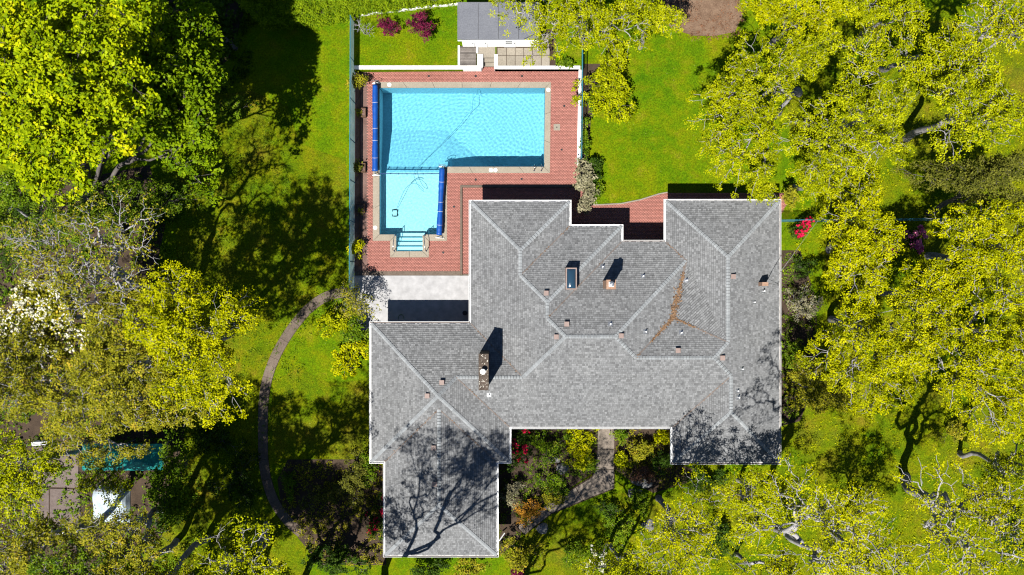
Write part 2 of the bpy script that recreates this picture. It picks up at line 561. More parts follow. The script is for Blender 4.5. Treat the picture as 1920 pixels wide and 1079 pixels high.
# drains and the square cover in the deck
for i, (px, py, lab) in enumerate([(804, 143, 'round deck drain north of pool, nearest the blue cover reel'), (892, 143, 'round deck drain north of pool, below the timber platform'),
                     (979, 143, 'round deck drain north of pool, below the grid of concrete slabs'), (1058, 199, 'round deck drain east of pool above the square cover'),
                     (1053, 281, 'round deck drain east of pool near the steel ladder'), (892, 337, 'round deck drain south of deep end, nearest the slanted blue reel'),
                     (978, 336, 'round deck drain south of deep end, nearest the pool ladder'), (851, 388, 'round deck drain between shallow end and house kerb'),
                     (831, 474, 'round deck drain beside the pool entry steps')]):
    c = W(px, py)
    tag(MB().disc(c, 0.085, -0.01, 0.008, 12).build('deck_drain', M['darkmetal']), lab, 'drain', 'drains in the brick deck')
x0, x1, y0, y1 = rect(1038, 233, 1050, 245)
cov = MB().box(x0, x1, y0, y1, -0.02, 0.015).build('deck_cover', M['concrete'])
tag(cov, 'square grey concrete cover set into brick deck', 'cover')
MB().disc(((x0 + x1) / 2, (y0 + y1) / 2), 0.05, 0.0152, 0.02, 10).build('lifting_hole', M['darkmetal'], cov)

# ------------------------------------------------------------------ swimming pool
pool = empty('swimming_pool', W(860, 240))
tag(pool, kind='structure')
# coping slabs: outline segments cut at joints, each a piece of its own


def cope_quad(a, b, c, d, gap=0.012):
    """coping slab between px corners a,b (outer) c,d (inner), overhanging the water a little"""
    m = MB()
    pts = [Vector(P2(*p)) for p in (a, b, c, d)]
    cen = sum(pts, Vector((0, 0))) / 4
    pts = [p + (cen - p).normalized() * gap for p in pts]
    m.prism([tuple(p) for p in pts], -0.10, 0.018, random.uniform(0.2, 0.8))
    return m.build('coping_slab', M['coping'], pool)


def cope_run(o0, o1, i0, i1, n):
    for k in range(n):
        s, t = k / n, (k + 1) / n
        L_ = lambda p, q, u: (p[0] + (q[0] - p[0]) * u, p[1] + (q[1] - p[1]) * u)
        cope_quad(L_(o0, o1, s), L_(o0, o1, t), L_(i0, i1, t), L_(i0, i1, s))


cope_run(COPE[0], COPE[1], POOL[0], POOL[1], 6)
cope_run(COPE[1], COPE[2], POOL[1], POOL[2], 3)
cope_run(COPE[2], COPE[3], POOL[2], POOL[3], 4)
cope_run(COPE[3], COPE[4], POOL[3], POOL[4], 3)
cope_run(COPE[4], COPE[5], POOL[4], POOL[5], 1)
cope_run(COPE[5], COPE[6], POOL[5], POOL[6], 1)
cope_run(COPE[6], COPE[7], POOL[6], POOL[7], 2)
cope_run(COPE[7], COPE[8], POOL[7], POOL[8], 1)
cope_run(COPE[8], COPE[9], POOL[8], POOL[9], 1)
cope_run(COPE[9], COPE[0], POOL[9], POOL[0], 5)

ZS, ZD = -1.35, -2.45
EXT = 0.02
wall = MB()
cen = Vector((0, 0))
for i in range(len(POOLW)):
    a, b = Vector(POOLW[i]), Vector(POOLW[(i + 1) % len(POOLW)])
    d = (b - a).normalized()
    nrm = Vector((-d.y, d.x))           # the outline runs clockwise in world space, so this points outward
    a2, b2 = a + nrm * EXT, b + nrm * EXT
    wall.poly([(b2.x, b2.y, -0.05), (a2.x, a2.y, -0.05), (a2.x, a2.y, ZD - 0.2), (b2.x, b2.y, ZD - 0.2)])
w_o = wall.build('basin_wall', M['plaster_deep'], pool)
yb, yt = W(0, 320).y, W(0, 235).y
xl, xr, yn, ys = W(709, 0).x, W(1026, 0).x, W(0, 162).y, W(0, 442).y
xsr = W(834, 0).x
fs = MB().poly([(xl, ys, ZS), (xsr, ys, ZS), (xsr, yb, ZS), (xl, yb, ZS)])
f_s = fs.build('shallow_floor', M['plaster_shallow'], pool)
xr2 = xr
fd = MB()
xa, xb = W(832, 0).x, W(930, 0).x
fd.poly([(xl, yb, ZS), (xa, yb, ZS), (xa, yt, ZD), (xl, yt, ZD)])
fd.poly([(xa, yb, ZS), (xb, yb, ZD), (xa, yt, ZD)])
fd.poly([(xb, yb, ZD), (xb, yt, ZD), (xa, yt, ZD)])
fd.poly([(xb, yb, ZD), (xr2, yb, ZD), (xr2, yt, ZD), (xb, yt, ZD)])
fd.poly([(xl, yt, ZD), (xa, yt, ZD), (xb, yt, ZD), (xr2, yt, ZD), (xr2, yn, ZD), (xl, yn, ZD)])
f_d = fd.build('deep_floor', M['plaster_deep'], pool)
# south face under the deep end so that the floor edge is closed
recv = [w_o, f_s, f_d]
sx0, sx1 = W(741, 0).x, W(794, 0).x
edges = [473, 462, 453, 444.5, 435.5]
for k in range(4):
    zt = -0.25 - 0.24 * k
    st = MB().box(sx0, sx1, W(0, edges[k + 1]).y, W(0, edges[k] + 0.2).y, -1.6, zt).build('step', M['poolwhite'], pool)
    nose = MB().box(sx0 + 0.02, sx1 - 0.02, W(0, edges[k + 1]).y - 0.03, W(0, edges[k + 1]).y + 0.008, zt - 0.03, zt + 0.006).build('step_nosing', M['hose'], st)
    nose.location = (0, 0, 0)
    recv += [st, nose]

# water: a rippled sheet whose own shape bends the sunlight on the floor
def water_sheet():
    st = 0.036
    xs = np.arange(min(p[0] for p in POOLW) - 0.03, max(p[0] for p in POOLW) + 0.08, st)
    ys_ = np.arange(min(p[1] for p in POOLW) - 0.03, max(p[1] for p in POOLW) + 0.08, st)
    X, Y = np.meshgrid(xs, ys_)
    r = np.random.default_rng(5)
    Z = np.zeros_like(X)
    cx, cy = W(1010, 180).x, W(0, 180).y
    for i in range(44):
        lam = r.uniform(0.16, 0.42)
        k = 2 * math.pi / lam
        if i % 3 == 0:      # rings spreading from the return jets
            jx, jy = [(cx, cy), (W(850, 0).x, W(0, 300).y), (W(770, 0).x, W(0, 430).y)][(i // 3) % 3]
            Z += 0.00019 * lam ** 1.1 * np.sin(k * np.hypot(X - jx, Y - jy) + r.uniform(0, 6.28)) * 2.2
        else:
            a = r.normal(2.35, 0.75)
            env = 0.6 + 0.4 * np.sin(0.5 * X * math.cos(a + 1) + 0.5 * Y * math.sin(a + 1) + r.uniform(0, 6.28))
            Z += 0.00050 * lam ** 1.1 * env * np.sin(k * (X * math.cos(a) + Y * math.sin(a)) + r.uniform(0, 6.28))
    calm = np.clip((W(0, 330).y - Y) / 1.0, 0, 1)
    Z *= (1 - 0.35 * calm)
    Z += -0.13
    ny, nx = X.shape
    ext = [(p[0] + (0.05 if p[0] > -5 else -0.02) * 0, p[1]) for p in POOLW]
    big = []
    for i in range(len(ext)):          # outline pushed out a little under the coping
        a, b, c = Vector(ext[i - 1]), Vector(ext[i]), Vector(ext[(i + 1) % len(ext)])
        n1 = (b - a).normalized(); n2 = (c - b).normalized()
        o = Vector((-n1.y, n1.x)) + Vector((-n2.y, n2.x))
        big.append(tuple(b + o * 0.06))
    keep = np.zeros((ny - 1, nx - 1), bool)
    mx, my = (xs[:-1] + xs[1:]) / 2, (ys_[:-1] + ys_[1:]) / 2
    for j, y in enumerate(my):
        for i, x in enumerate(mx):
            keep[j, i] = in_poly(x, y, big)
    jj, ii = np.nonzero(keep)
    a = jj * nx + ii
    q = np.stack([a, a + 1, a + nx + 1, a + nx], 1)
    used, inv = np.unique(q, return_inverse=True)
    V = np.stack([X, Y, Z], -1).reshape(-1, 3)[used]
    me = np_mesh('water', V, inv.reshape(q.shape))
    me.shade_smooth()
    return link('water', me, M['water'])


water = water_sheet()
tag(water, kind='structure')
water.cycles.is_caustics_caster = True

# skimmer and fitting lids
for px, py, lab in [(730, 159.5, 'round white skimmer lid beside top end of long blue reel'), (1028, 169, 'round white skimmer lid at northeast corner of pool coping'),
                    (920.5, 319.5, 'round white lid on south coping, the one of a pair nearer the blue reels'), (928.8, 319.5, 'round white lid on south coping, the one of a pair nearer the ladder'),
                    (703.5, 427.5, 'round white skimmer lid on coping beside the shallow end')]:
    c = W(px, py)
    o = MB().disc(c, 0.15, 0.012, 0.028, 20).build('skimmer_lid', M['white'])
    tag(o, lab, 'lid', 'white lids on the pool coping')
    MB().disc((c.x + .05, c.y), 0.02, 0.0282, 0.032, 8).build('finger_hole', M['hose'], o)


# cover reels
def reel(name, label, p0, p1, sag=0.0):
    a, b = Vector((*P2(*p0), 0.47)), Vector((*P2(*p1), 0.47))
    r0 = empty(name, (*P2(*p0), 0.0))
    tag(r0, label, 'cover reel', 'rolled blue pool covers')
    d = (b - a).normalized()
    s = Vector((-d.y, d.x, 0))
    n = 40
    pts, rad = [], []
    rr = random.Random(int(p0[1]))
    for i in range(n + 1):
        t = i / n
        pts.append(a + (b - a) * (0.035 + 0.93 * t))
        rad.append(0.205 + rr.uniform(-0.012, 0.012) + 0.015 * math.sin(9 * t))
    MB().tube(pts, rad, 14).build('rolled_cover', M['blue'], r0, smooth=True)
    MB().tube([a, b], 0.04, 10).build('axle', M['metal'], r0)
    for e, sg in ((a, -1), (b, 1)):
        st = MB()
        for w in (-1, 1):
            st.tube([e, Vector((e.x, e.y, 0.03)) + s * 0.26 * w], 0.03, 8)
        st.tube([Vector((e.x, e.y, 0.04)) - s * 0.3, Vector((e.x, e.y, 0.04)) + s * 0.3], 0.028, 8)
        st.build('end_stand', M['white'], r0)
    MB().tube([a - d * 0.05 + Vector((0.28 * math.cos(t), 0, 0.28 * math.sin(t))) if abs(d.y) > abs(d.x) else a for t in np.linspace(0, 2 * math.pi, 17)], 0.018, 6).build('crank_wheel', M['metal'], r0)
    for t in (0.22, 0.5, 0.63, 0.82):
        q = a + (b - a) * t
        ring = [q + s * 0.222 * math.cos(u) + Vector((0, 0, 0.222 * math.sin(u))) + d * 0.06 * math.sin(u) for u in np.linspace(0, 2 * math.pi, 15)]
        MB().tube(ring, 0.009, 5).build('tie_strap', M['white'], r0)


reel('pool_cover_reel', 'long blue rolled pool cover on reel along west coping', (705.6, 157), (705.4, 329))
reel('pool_cover_reel', 'shorter blue rolled pool cover lying slanted over the shallow end', (830.4, 313.5), (824.3, 446.5))

# float rope between shallow and deep end
a, b = W(711, 325.5), W(830, 325.5)
pts = [Vector((a.x + (b.x - a.x) * t, a.y - 0.02 * math.sin(math.pi * t), -0.10)) for t in np.linspace(0, 1, 24)]
rp = MB().tube(pts, 0.036, 6).build('float_rope', M['rope'])
tag(rp, 'dark blue safety rope stretched between deep and shallow end', 'rope')
for i in range(1, 23, 3):
    MB().tube([pts[i] - Vector((.1, 0, 0)), pts[i], pts[i] + Vector((.1, 0, 0))], [0.02, 0.055, 0.02], 8).build('float', M['rope'], rp)


# handrails by the steps
def handrail(label, px0, lean):
    o = empty('pool_handrail', (*P2(px0, 456), 0.0))
    tag(o, label, 'handrail', 'handrails at the pool steps')
    a, b = Vector(P2(px0 + lean, 441.5)), Vector(P2(px0, 471))
    q = [Vector((a.x, a.y, 0.0)), Vector((a.x, a.y, .55)), Vector((a.x, a.y, .72)) * 1 + Vector((0, -.06, .03)), Vector(((a.x + b.x) / 2, (a.y + b.y) / 2, .84)),
         Vector((b.x, b.y + .1, .80)), Vector((b.x, b.y, .68)), Vector((b.x, b.y, .5)), Vector((b.x, b.y, 0.0))]
    MB().tube(q, 0.026, 8).build('rail', M['chrome'], o, smooth=True)
    for c in (a, b): MB().disc(c, 0.06, 0.018, 0.035, 12).build('flange', M['chrome'], o)


handrail('bent chrome handrail beside pool steps, on the fence side', 739.5, 2.5)
handrail('bent chrome handrail beside pool steps, on the house side', 799.5, -2.5)

# ladder at the deep end
lad = empty('pool_ladder', (*P2(1009, 316), 0.0))
tag(lad, 'chrome pool ladder with white treads at deep end', 'ladder')
for px in (1001.5, 1015):
    c = Vector(P2(px, 313)); up = Vector(P2(px, 320.5))
    q = [Vector((up.x, up.y, 0.0)), Vector((up.x, up.y, .5)), Vector((up.x, up.y + .07, .66)), Vector((up.x, up.y + .2, .72)), Vector((c.x, c.y + .02, .62)), Vector((c.x, c.y + .12, .45)),
         Vector((c.x, c.y + .12, -1.2))]
    MB().tube(q, 0.024, 8).build('rail', M['chrome'], lad, smooth=True)
    MB().disc(up, 0.055, 0.018, 0.035, 12).build('flange', M['chrome'], lad)
for k in range(4):
    x0, x1 = W(1001.5, 0).x, W(1015, 0).x
    y = W(0, 313).y + .12
    MB().box(x0, x1, y - .05, y + .05, -.2 - .28 * k, -.17 - .28 * k).build('tread', M['white'], lad)

# robot cleaner with hose
rc = W(737, 397.5)
rb = empty('pool_cleaner', (rc.x, rc.y, ZS))
tag(rb, 'white pool cleaning robot with dark wheels on shallow floor', 'pool cleaner')
bdy = MB().box(rc.x - .17, rc.x + .17, rc.y - .20, rc.y + .20, ZS + .06, ZS + .26).build('body', M['white'], rb, bevel=0.04)
for sx in (-1, 1):
    for sy in (-1, 1):
        MB().tube([(rc.x + sx * .19 - .03, rc.y + sy * .17, ZS + .09), (rc.x + sx * .19 + .03, rc.y + sy * .17, ZS + .09)], .09, 12).build('wheel', M['darkmetal'], rb)
MB().tube([(rc.x - .12, rc.y + .24, ZS + .1), (rc.x + .12, rc.y + .24, ZS + .1)], .045, 8).build('brush', M['darkmetal'], rb)
MB().tube([(rc.x - .12, rc.y - .24, ZS + .1), (rc.x + .12, rc.y - .24, ZS + .1)], .045, 8).build('brush', M['darkmetal'], rb)
recv += [c for c in rb.children]
hz = [(741, 390, -1.0), (746, 380, -.6), (752, 368, -.3), (760, 353, -.2), (770, 345, -.18), (780, 344, -.18), (790, 351, -.3), (794, 358, -.5), (786, 352, -.6), (777, 335, -.5), (776, 322, -.4), (790, 305, -.5),
      (815, 280, -.6), (845, 250, -.5), (862, 232, -.4), (872, 218, -.3), (885, 205, -.3), (886, 188, -.25), (894, 175, -.2), (895.5, 166, -.2)]
sm = []
for i in range(len(hz) - 1):
    for t in np.linspace(0, 1, 4, endpoint=False):
        p0, p1, p2, p3 = hz[max(i - 1, 0)], hz[i], hz[i + 1], hz[min(i + 2, len(hz) - 1)]
        f = lambda k: 0.5 * (2 * p1[k] + (p2[k] - p0[k]) * t + (2 * p0[k] - 5 * p1[k] + 4 * p2[k] - p3[k]) * t * t + (3 * p1[k] - p0[k] - 3 * p2[k] + p3[k]) * t ** 3)
        sm.append(Vector((*P2(f(0), f(1)), f(2))))
ho = MB().tube(sm, 0.014, 6).build('cleaner_hose', M['hose'])
tag(ho, 'thin pale hose winding through the pool water', 'hose')
recv.append(ho)
for o in recv: o.cycles.is_caustics_receiver = True

# ------------------------------------------------------------------ retaining walls (white)
def wall_run(name, label, pts, th, z0, z1, group=None):
    """axis-aligned white garden wall along px points, th metres thick, to the north/east of the line"""
    o = empty(name, (*P2(*pts[0]), 0.0))
    tag(o, label, 'wall', group)
    for i in range(len(pts) - 1):
        a, b = Vector(P2(*pts[i])), Vector(P2(*pts[i + 1]))
        d = (b - a).normalized(); n = Vector((-d.y, d.x)) * th / 2
        a2, b2 = a - d * (th / 2 if i else 0) * 1.0, b - d * (th / 2 if i < len(pts) - 2 else 0) * 1.0
        if i: a2 = a + d * (th / 2)
        if i < len(pts) - 2: b2 = b + d * (th / 2)
        m = MB(); m.prism([tuple(a2 - n), tuple(b2 - n), tuple(b2 + n), tuple(a2 + n)], z0, z1 - 0.05)
        m.build('wall_body', M['whitewall'], o)
        n2 = n * 1.25
        m = MB(); m.prism([tuple(a2 - n2), tuple(b2 - n2), tuple(b2 + n2), tuple(a2 + n2)], z1 - 0.05, z1)
        m.build('wall_cap', M['whitewall'], o)


wall_run('garden_wall', 'white retaining wall below the lawn with purple shrubs', [(667, 131.5), (903, 131.5)], .22, -.1, UP + .12, 'white walls round the pool')
wall_run('garden_wall', 'short white wall end beside the weathered timber platform', [(901, 131), (901, 107)], .34, -.1, UP + .14, 'white walls round the pool')
wall_run('garden_wall', 'white wall edging the west side of the timber platform', [(861.5, 128.8), (861.5, 91)], .12, -.1, UP + .15, 'white walls round the pool')
wall_run('garden_wall', 'thin white wall between timber platform and concrete steps', [(895.5, 105), (895.5, 91)], .12, -.1, UP + .15, 'white walls round the pool')
wall_run('garden_wall', 'white retaining wall below the concrete slabs, turning north at the steps', [(930, 107), (930, 131.5), (1086.5, 131.5)], .2, -.1, UP + .12, 'white walls round the pool')
wall_run('garden_wall', 'white wall along the east edge of the pool deck', [(1087.5, 128.4), (1084, 312)], .2, -.1, .42, 'white walls round the pool')

# steps and concrete slabs in front of the shed
st = empty('garden_steps', (*P2(914, 118), 0.0))
tag(st, 'plain concrete steps climbing from brick deck to shed', 'steps')
for k, (ya, yb_) in enumerate([(126, 119.5), (119.5, 112.5), (112.5, 88)]):
    x0, x1, y0, y1 = rect(905, ya, 927.5, yb_)
    if k == 2: x0, x1, y0, y1 = rect(897, ya, 929, yb_)
    MB().box(x0 + .005, x1 - .005, y0 + .003, y1 - .003, -.1, .19 * (k + 1) + (0.0 if k < 2 else 0.01)).build('step', M['concrete'], st)
sp = tag(MB().prism([P2(931, 129), P2(1041, 129), P2(1041, 60), P2(1012, 60), P2(1012, 88), P2(931, 88)], UP - .05, UP + .01).build('shed_patio', M['soil']), kind='structure')
xs = [932.5, 949.5, 966, 982, 998.5, 1015, 1031]
for i in range(6):
    for ya, yb_ in ((90, 105), (105, 124)):
        x0, x1, y0, y1 = rect(xs[i], ya, xs[i + 1], yb_, UP)
        h = UP + .035 + random.uniform(-.008, .008)
        MB().box(x0 + .02, x1 - .02, y0 + .02, y1 - .02, UP - .04, h, random.random()).build('slab', M['concrete'], sp)
for ya, yb_ in ((62, 76), (76, 90)):
    x0, x1, y0, y1 = rect(1015, ya, 1030, yb_, UP)
    MB().box(x0 + .02, x1 - .02, y0 + .02, y1 - .02, UP - .04, UP + .03, random.random()).build('slab', M['concrete'], sp)
# weathered timber platform
x0, x1, y0, y1 = rect(863.5, 128.5, 893.8, 92.5)
tp = empty('timber_platform', ((x0 + x1) / 2, (y0 + y1) / 2, UP))
tag(tp, 'weathered grey timber platform of narrow boards beside shed', 'platform')
nb = 13
for k in range(nb):
    ya = y0 + (y1 - y0) * k / nb; yb_ = y0 + (y1 - y0) * (k + 1) / nb
    MB().box(x0, x1, ya + .012, yb_ - .012, UP + .05, UP + .14 + random.uniform(-.006, .006), random.random()).build('plank', M['greywood'], tp)
for xx in (x0 + .1, (x0 + x1) / 2, x1 - .1):
    MB().box(xx - .04, xx + .04, y0 + .02, y1 - .02, UP - .02, UP + .049).build('joist', M['greywood'], tp)

# ------------------------------------------------------------------ shed
sh = empty('garden_shed', (*P2(935, 50), UP))
tag(sh, 'white garden shed with flat grey roof above the pool', 'shed')
ZR = UP + 2.0
a, b = W(859, 6, ZR), W(1010, 75, ZR)
tilt = lambda x: (x - a.x) * -0.008
roof = MB()
roof.prism([(a.x, a.y), (b.x, a.y), (b.x, b.y - .03), (a.x, b.y + .03)], ZR - .06, ZR + .02)
rf = roof.build('roof', M['shedroof'], sh)
for k in range(1, 4):
    x = a.x + (b.x - a.x) * k / 4
    MB().box(x - .012, x + .012, b.y + .05, a.y - .05, ZR + .021, ZR + .03).build('seam', M['under'], rf).location = (0, 0, 0)
for e in ((a.x - .03, b.x + .03, b.y - .06, b.y - .02), (a.x - .03, b.x + .03, a.y + .003, a.y + .05), (a.x - .05, a.x - .004, b.y - .02, a.y), (b.x + .004, b.x + .05, b.y - .02, a.y)):
    MB().box(*e, ZR - .16, ZR + (.012 if e[3] < b.y else .03)).build('fascia', M['white'] if e[3] < b.y else M['shedroof'], sh)
wl = MB().box(a.x + .22, b.x - .12, b.y + .10, a.y - .15, UP - .1, ZR - .065).build('wall', M['white'], sh)
yf = b.y + .10
X = lambda px: W(px, 0, UP + 1.0).x
# door leaves, window
for x0, x1, lab in ((X(867), X(889), None), (X(891), X(913), None), (X(945), X(967), None)):
    dr = MB().box(x0, x1, yf - .035, yf - .002, UP + .02, ZR - .2).build('door', M['white'], sh)
    hd = MB().box(x1 - .12, x1 - .08, yf - .07, yf - .036, UP + .95, UP + 1.1).build('handle', M['darkmetal'], dr)
    hd.location = (0, 0, 0)
    if lab is None and x0 == X(945):
        fr = MB().box(x0 + .12, x1 - .28, yf - .055, yf - .037, UP + .95, UP + 1.6).build('pane', M['glass'], dr)
        fr.location = (0, 0, 0)
        fr2 = MB().box(x0 + .12, x1 - .28, yf - .07, yf - .056, UP + 1.26, UP + 1.31).build('glazing_bar', M['white'], dr)
        fr2.location = (0, 0, 0)
MB().box(X(972), X(1000), yf - .03, yf - .002, UP + .5, UP + 1.5).build('shutter_panel', M['white'], sh)
MB().tube([(b.x - .05, b.y - .1, ZR - .1), (b.x - .02, b.y - .1, UP)], .03, 8).build('downpipe', M['white'], sh)
cb = MB().tube([W(983, 73.5, ZR + .06), W(995, 68, ZR + .06), W(1009, 61.5, ZR + .06)], .02, 6).build('roof_pipe', M['darkmetal'])
tag(cb, 'thin dark pole lying across the shed roof corner', 'pole')

# ------------------------------------------------------------------ house
ZE, PITCH = 3.0, 0.36
XE = lambda px: W(px, 0, ZE).x
YE = lambda py: W(0, py, ZE).y
xW1, xB, xD, xG, xE_ = XE(882.7), XE(1067.6), XE(1165), XE(1248.4), XE(1461)
xSE, xP, xGe, xGw, xSW = XE(1261), XE(955), XE(931), XE(722), XE(696)
yN1, yN2, yN3, yN4 = YE(379), YE(425), YE(454.2), YE(377.5)
yS, yS1, yGS, yNW = YE(867.5), YE(801), YE(1041.5), YE(607)
# plane: run d = a*x + b*y + c (metres of run from its eave), height = ZE + PITCH*d
PL = dict(w1=(1, 0, -xW1), n1=(0, -1, yN1), b=(-1, 0, xB), n2=(0, -1, yN2), d=(-1, 0, xD), n3=(0, -1, yN3), s1=(0, 1, -yS1), nw=(0, -1, yNW),
          sw=(1, 0, -xSW), p=(-1, 0, xP), gw=(1, 0, -xGw), ge=(-1, 0, xGe), gs=(0, 1, -yGS), e=(-1, 0, xE_), wg=(1, 0, -xG), n4=(0, -1, yN4), se=(0, 1, -yS), wse=(1, 0, -xSE))
hM = (yN3 - yS1) / 2
xr_ = W(1153.6, 632, ZE + PITCH * hM).x
PL['x'] = (-1, 0, hM + xr_)
yi = W(0, 671, ZE + PITCH * 4.7).y
PL['ni'] = (0, -1, (yi - yS1) + yi)


def meet(a, b, c):
    (a1, b1, c1), (a2, b2, c2), (a3, b3, c3) = PL[a], PL[b], PL[c]
    A = np.array([[a1 - a2, b1 - b2], [a1 - a3, b1 - b3]])
    x, y = np.linalg.solve(A, np.array([c2 - c1, c3 - c1]))
    return Vector((x, y, ZE + PITCH * (a1 * x + b1 * y + c1)))


E3 = lambda x, y: Vector((x, y, ZE))
A_, B_, C_, D_, E_, F_, G_, H_ = E3(xW1, yN1), E3(xB, yN1), E3(xB, yN2), E3(xD, yN2), E3(xD, yN3), E3(xG, yN3), E3(xG, yN4), E3(xE_, yN4)
I_, J_, K_, L_ = E3(xE_, yS), E3(xSE, yS), E3(xSE, yS1), E3(xP, yS1)
C1, Q_ = E3(xW1, yNW), E3(xSW, yNW)
P1 = meet('w1', 'n1', 'b'); R2 = meet('w1', 'b', 'n2'); R3 = meet('w1', 'n2', 'd'); R4 = meet('w1', 'd', 'n3'); R5 = meet('w1', 'n3', 's1')
R6 = meet('w1', 's1', 'nw'); V1 = meet('n3', 'wg', 'x'); R7 = meet('n3', 'x', 's1'); R8 = meet('x', 's1', 'ni'); R9 = meet('ni', 's1', 'e')
R10 = meet('ni', 'e', 'wg'); R11 = meet('n4', 'wg', 'e'); R12 = meet('e', 'wse', 's1'); R13 = meet('e', 'se', 'wse')
R14 = meet('s1', 'nw', 'p'); R15 = meet('nw', 'p', 'sw')
ySW = R15.y - (R15.z - ZE) / PITCH
PL['ss'] = (0, 1, -ySW)
N_, M_, Mg, Ng, T_, U_ = E3(xSW, ySW), E3(xP, ySW), E3(xGe, ySW), E3(xGw, ySW), E3(xGw, yGS), E3(xGe, yGS)
R16 = meet('ss', 'gw', 'ge'); R17 = meet('gw', 'ge', 'gs')
# cricket valley: where the inner east slope meets the inner north slope
t_ = 0.86
yv = W(0, 596, ZE + 0.8).y
dv = PL['ni'][1] * yv + PL['ni'][2]
V2 = Vector((PL['x'][2] - dv, yv, ZE + PITCH * dv))

house = empty('house', (XE(1075), YE(650), 0.0))
tag(house, 'sprawling single storey house with grey shingled hip roof', 'house')
FACES = [('w1', [A_, P1, R2, R3, R4, R5, R6, C1]), ('n1', [A_, B_, P1]), ('b', [B_, C_, R2, P1]), ('n2', [C_, D_, R3, R2]), ('d', [D_, E_, R4, R3]),
         ('n3', [E_, F_, V1, R7, R5, R4]), ('x', [V1, V2, R8, R7]), ('ni', [V2, R10, R9, R8]), ('wg', [G_, R11, R10, V1, F_]), ('cr', [V1, R10, V2]),
         ('n4', [G_, H_, R11]), ('e', [H_, I_, R13, R12, R9, R10, R11]), ('s1', [K_, R12, R9, R8, R7, R5, R6, R14, L_]), ('wse', [J_, K_, R12, R13]), ('se', [I_, J_, R13]),
         ('nw', [C1, R6, R14, R15, Q_]), ('sw', [Q_, R15, N_]), ('p', [L_, M_, R15, R14]), ('ss', [N_, Ng, R16, Mg, M_, R15]), ('gw', [Ng, R16, R17, T_]), ('ge', [Mg, U_, R17, R16]), ('gs', [T_, U_, R17])]


def clip_tri(poly, tri):
    """clip a convex 2D polygon to a CCW triangle"""
    for i in range(3):
        a, b = tri[i], tri[(i + 1) % 3]
        out = []
        n = len(poly)
        for j in range(n):
            p, q = poly[j], poly[(j + 1) % n]
            sp = (b[0] - a[0]) * (p[1] - a[1]) - (b[1] - a[1]) * (p[0] - a[0])
            sq = (b[0] - a[0]) * (q[1] - a[1]) - (b[1] - a[1]) * (q[0] - a[0])
            if sp >= 0: out.append(p)
            if (sp > 0 > sq) or (sp < 0 < sq):
                t = sp / (sp - sq)
                out.append((p[0] + (q[0] - p[0]) * t, p[1] + (q[1] - p[1]) * t))
        poly = out
        if len(poly) < 3: return []
    return poly


EXPO = 0.150


def shingle(name, key, pts):
    """one roof slope: a felt deck and courses of lapped shingle tabs"""
    n = (pts[1] - pts[0]).cross(pts[2] - pts[0])
    tot = Vector((0, 0, 0))
    for i in range(len(pts)): tot += pts[i].cross(pts[(i + 1) % len(pts)])
    n = tot.normalized()
    if n.z < 0:
        pts = pts[::-1]; n = -n
    up = (Vector((0, 0, 1)) - n * n.z).normalized()
    u = up.cross(n).normalized()
    o = pts[0]
    uv = [((p - o).dot(u), (p - o).dot(up)) for p in pts]
    mu = MB().poly([p - Vector((0, 0, .02)) for p in pts])
    slope = mu.build('roof_slope', M['under'], house)
    tris = []
    for t in tessellate_polygon([[Vector((a, b, 0)) for a, b in uv]]):
        t = [uv[i] for i in t]
        if (t[1][0] - t[0][0]) * (t[2][1] - t[0][1]) - (t[1][1] - t[0][1]) * (t[2][0] - t[0][0]) < 0: t = t[::-1]
        tris.append((t, min(p[0] for p in t), max(p[0] for p in t), min(p[1] for p in t), max(p[1] for p in t)))
    rnd = random.Random(hash(key) % 1000 if False else sum(map(ord, key)))
    m = MB()
    v0, v1 = min(p[1] for p in uv), max(p[1] for p in uv)
    u0, u1 = min(p[0] for p in uv), max(p[0] for p in uv)
    r = 0
    v = v0
    while v < v1:
        x = u0 - rnd.uniform(0, .35)
        course = rnd.gauss(0, .04)
        while x < u1:
            w = rnd.choice((.10, .13, .17, .22))
            tint = min(1, max(0, rnd.gauss(.5, .27) + course))
            th = .016 + (.014 if rnd.random() < .55 else 0)
            vg = v + .017  # gap bares dark felt, standing in for the course shadow line
            q = [(x, vg), (x + w - .007, vg), (x + w - .007, v + EXPO + .001), (x, v + EXPO + .001)]
            for t, a0, a1, b0, b1 in tris:
                if x + w < a0 or x > a1 or v + EXPO < b0 or v > b1: continue
                c = clip_tri(q, t)
                if len(c) >= 3:
                    P = []
                    for a, b in c:
                        f = (b - v) / EXPO
                        P.append(o + u * a + up * b + n * (th * (1 - f) + .004))
                    m.poly(P, tint)
                    # butt edge, tint darkened to deepen the course shadow
                    low = [i for i in range(len(c)) if abs(c[i][1] - vg) < 1e-6]
                    if len(low) == 2:
                        a, b = c[low[0]], c[low[1]]
                        if a[0] > b[0]: a, b = b, a
                        m.poly([o + u * a[0] + up * (vg - .004) - n * .004, o + u * b[0] + up * (vg - .004) - n * .004, o + u * b[0] + up * vg + n * (th + .004), o + u * a[0] + up * vg + n * (th + .004)], tint * .6)
            x += w
        v += EXPO
        r += 1
    sh_o = m.build('shingles', M['shingle'], slope)
    sh_o['kind'] = 'stuff'


for key, pts in FACES: shingle(key, key, pts)


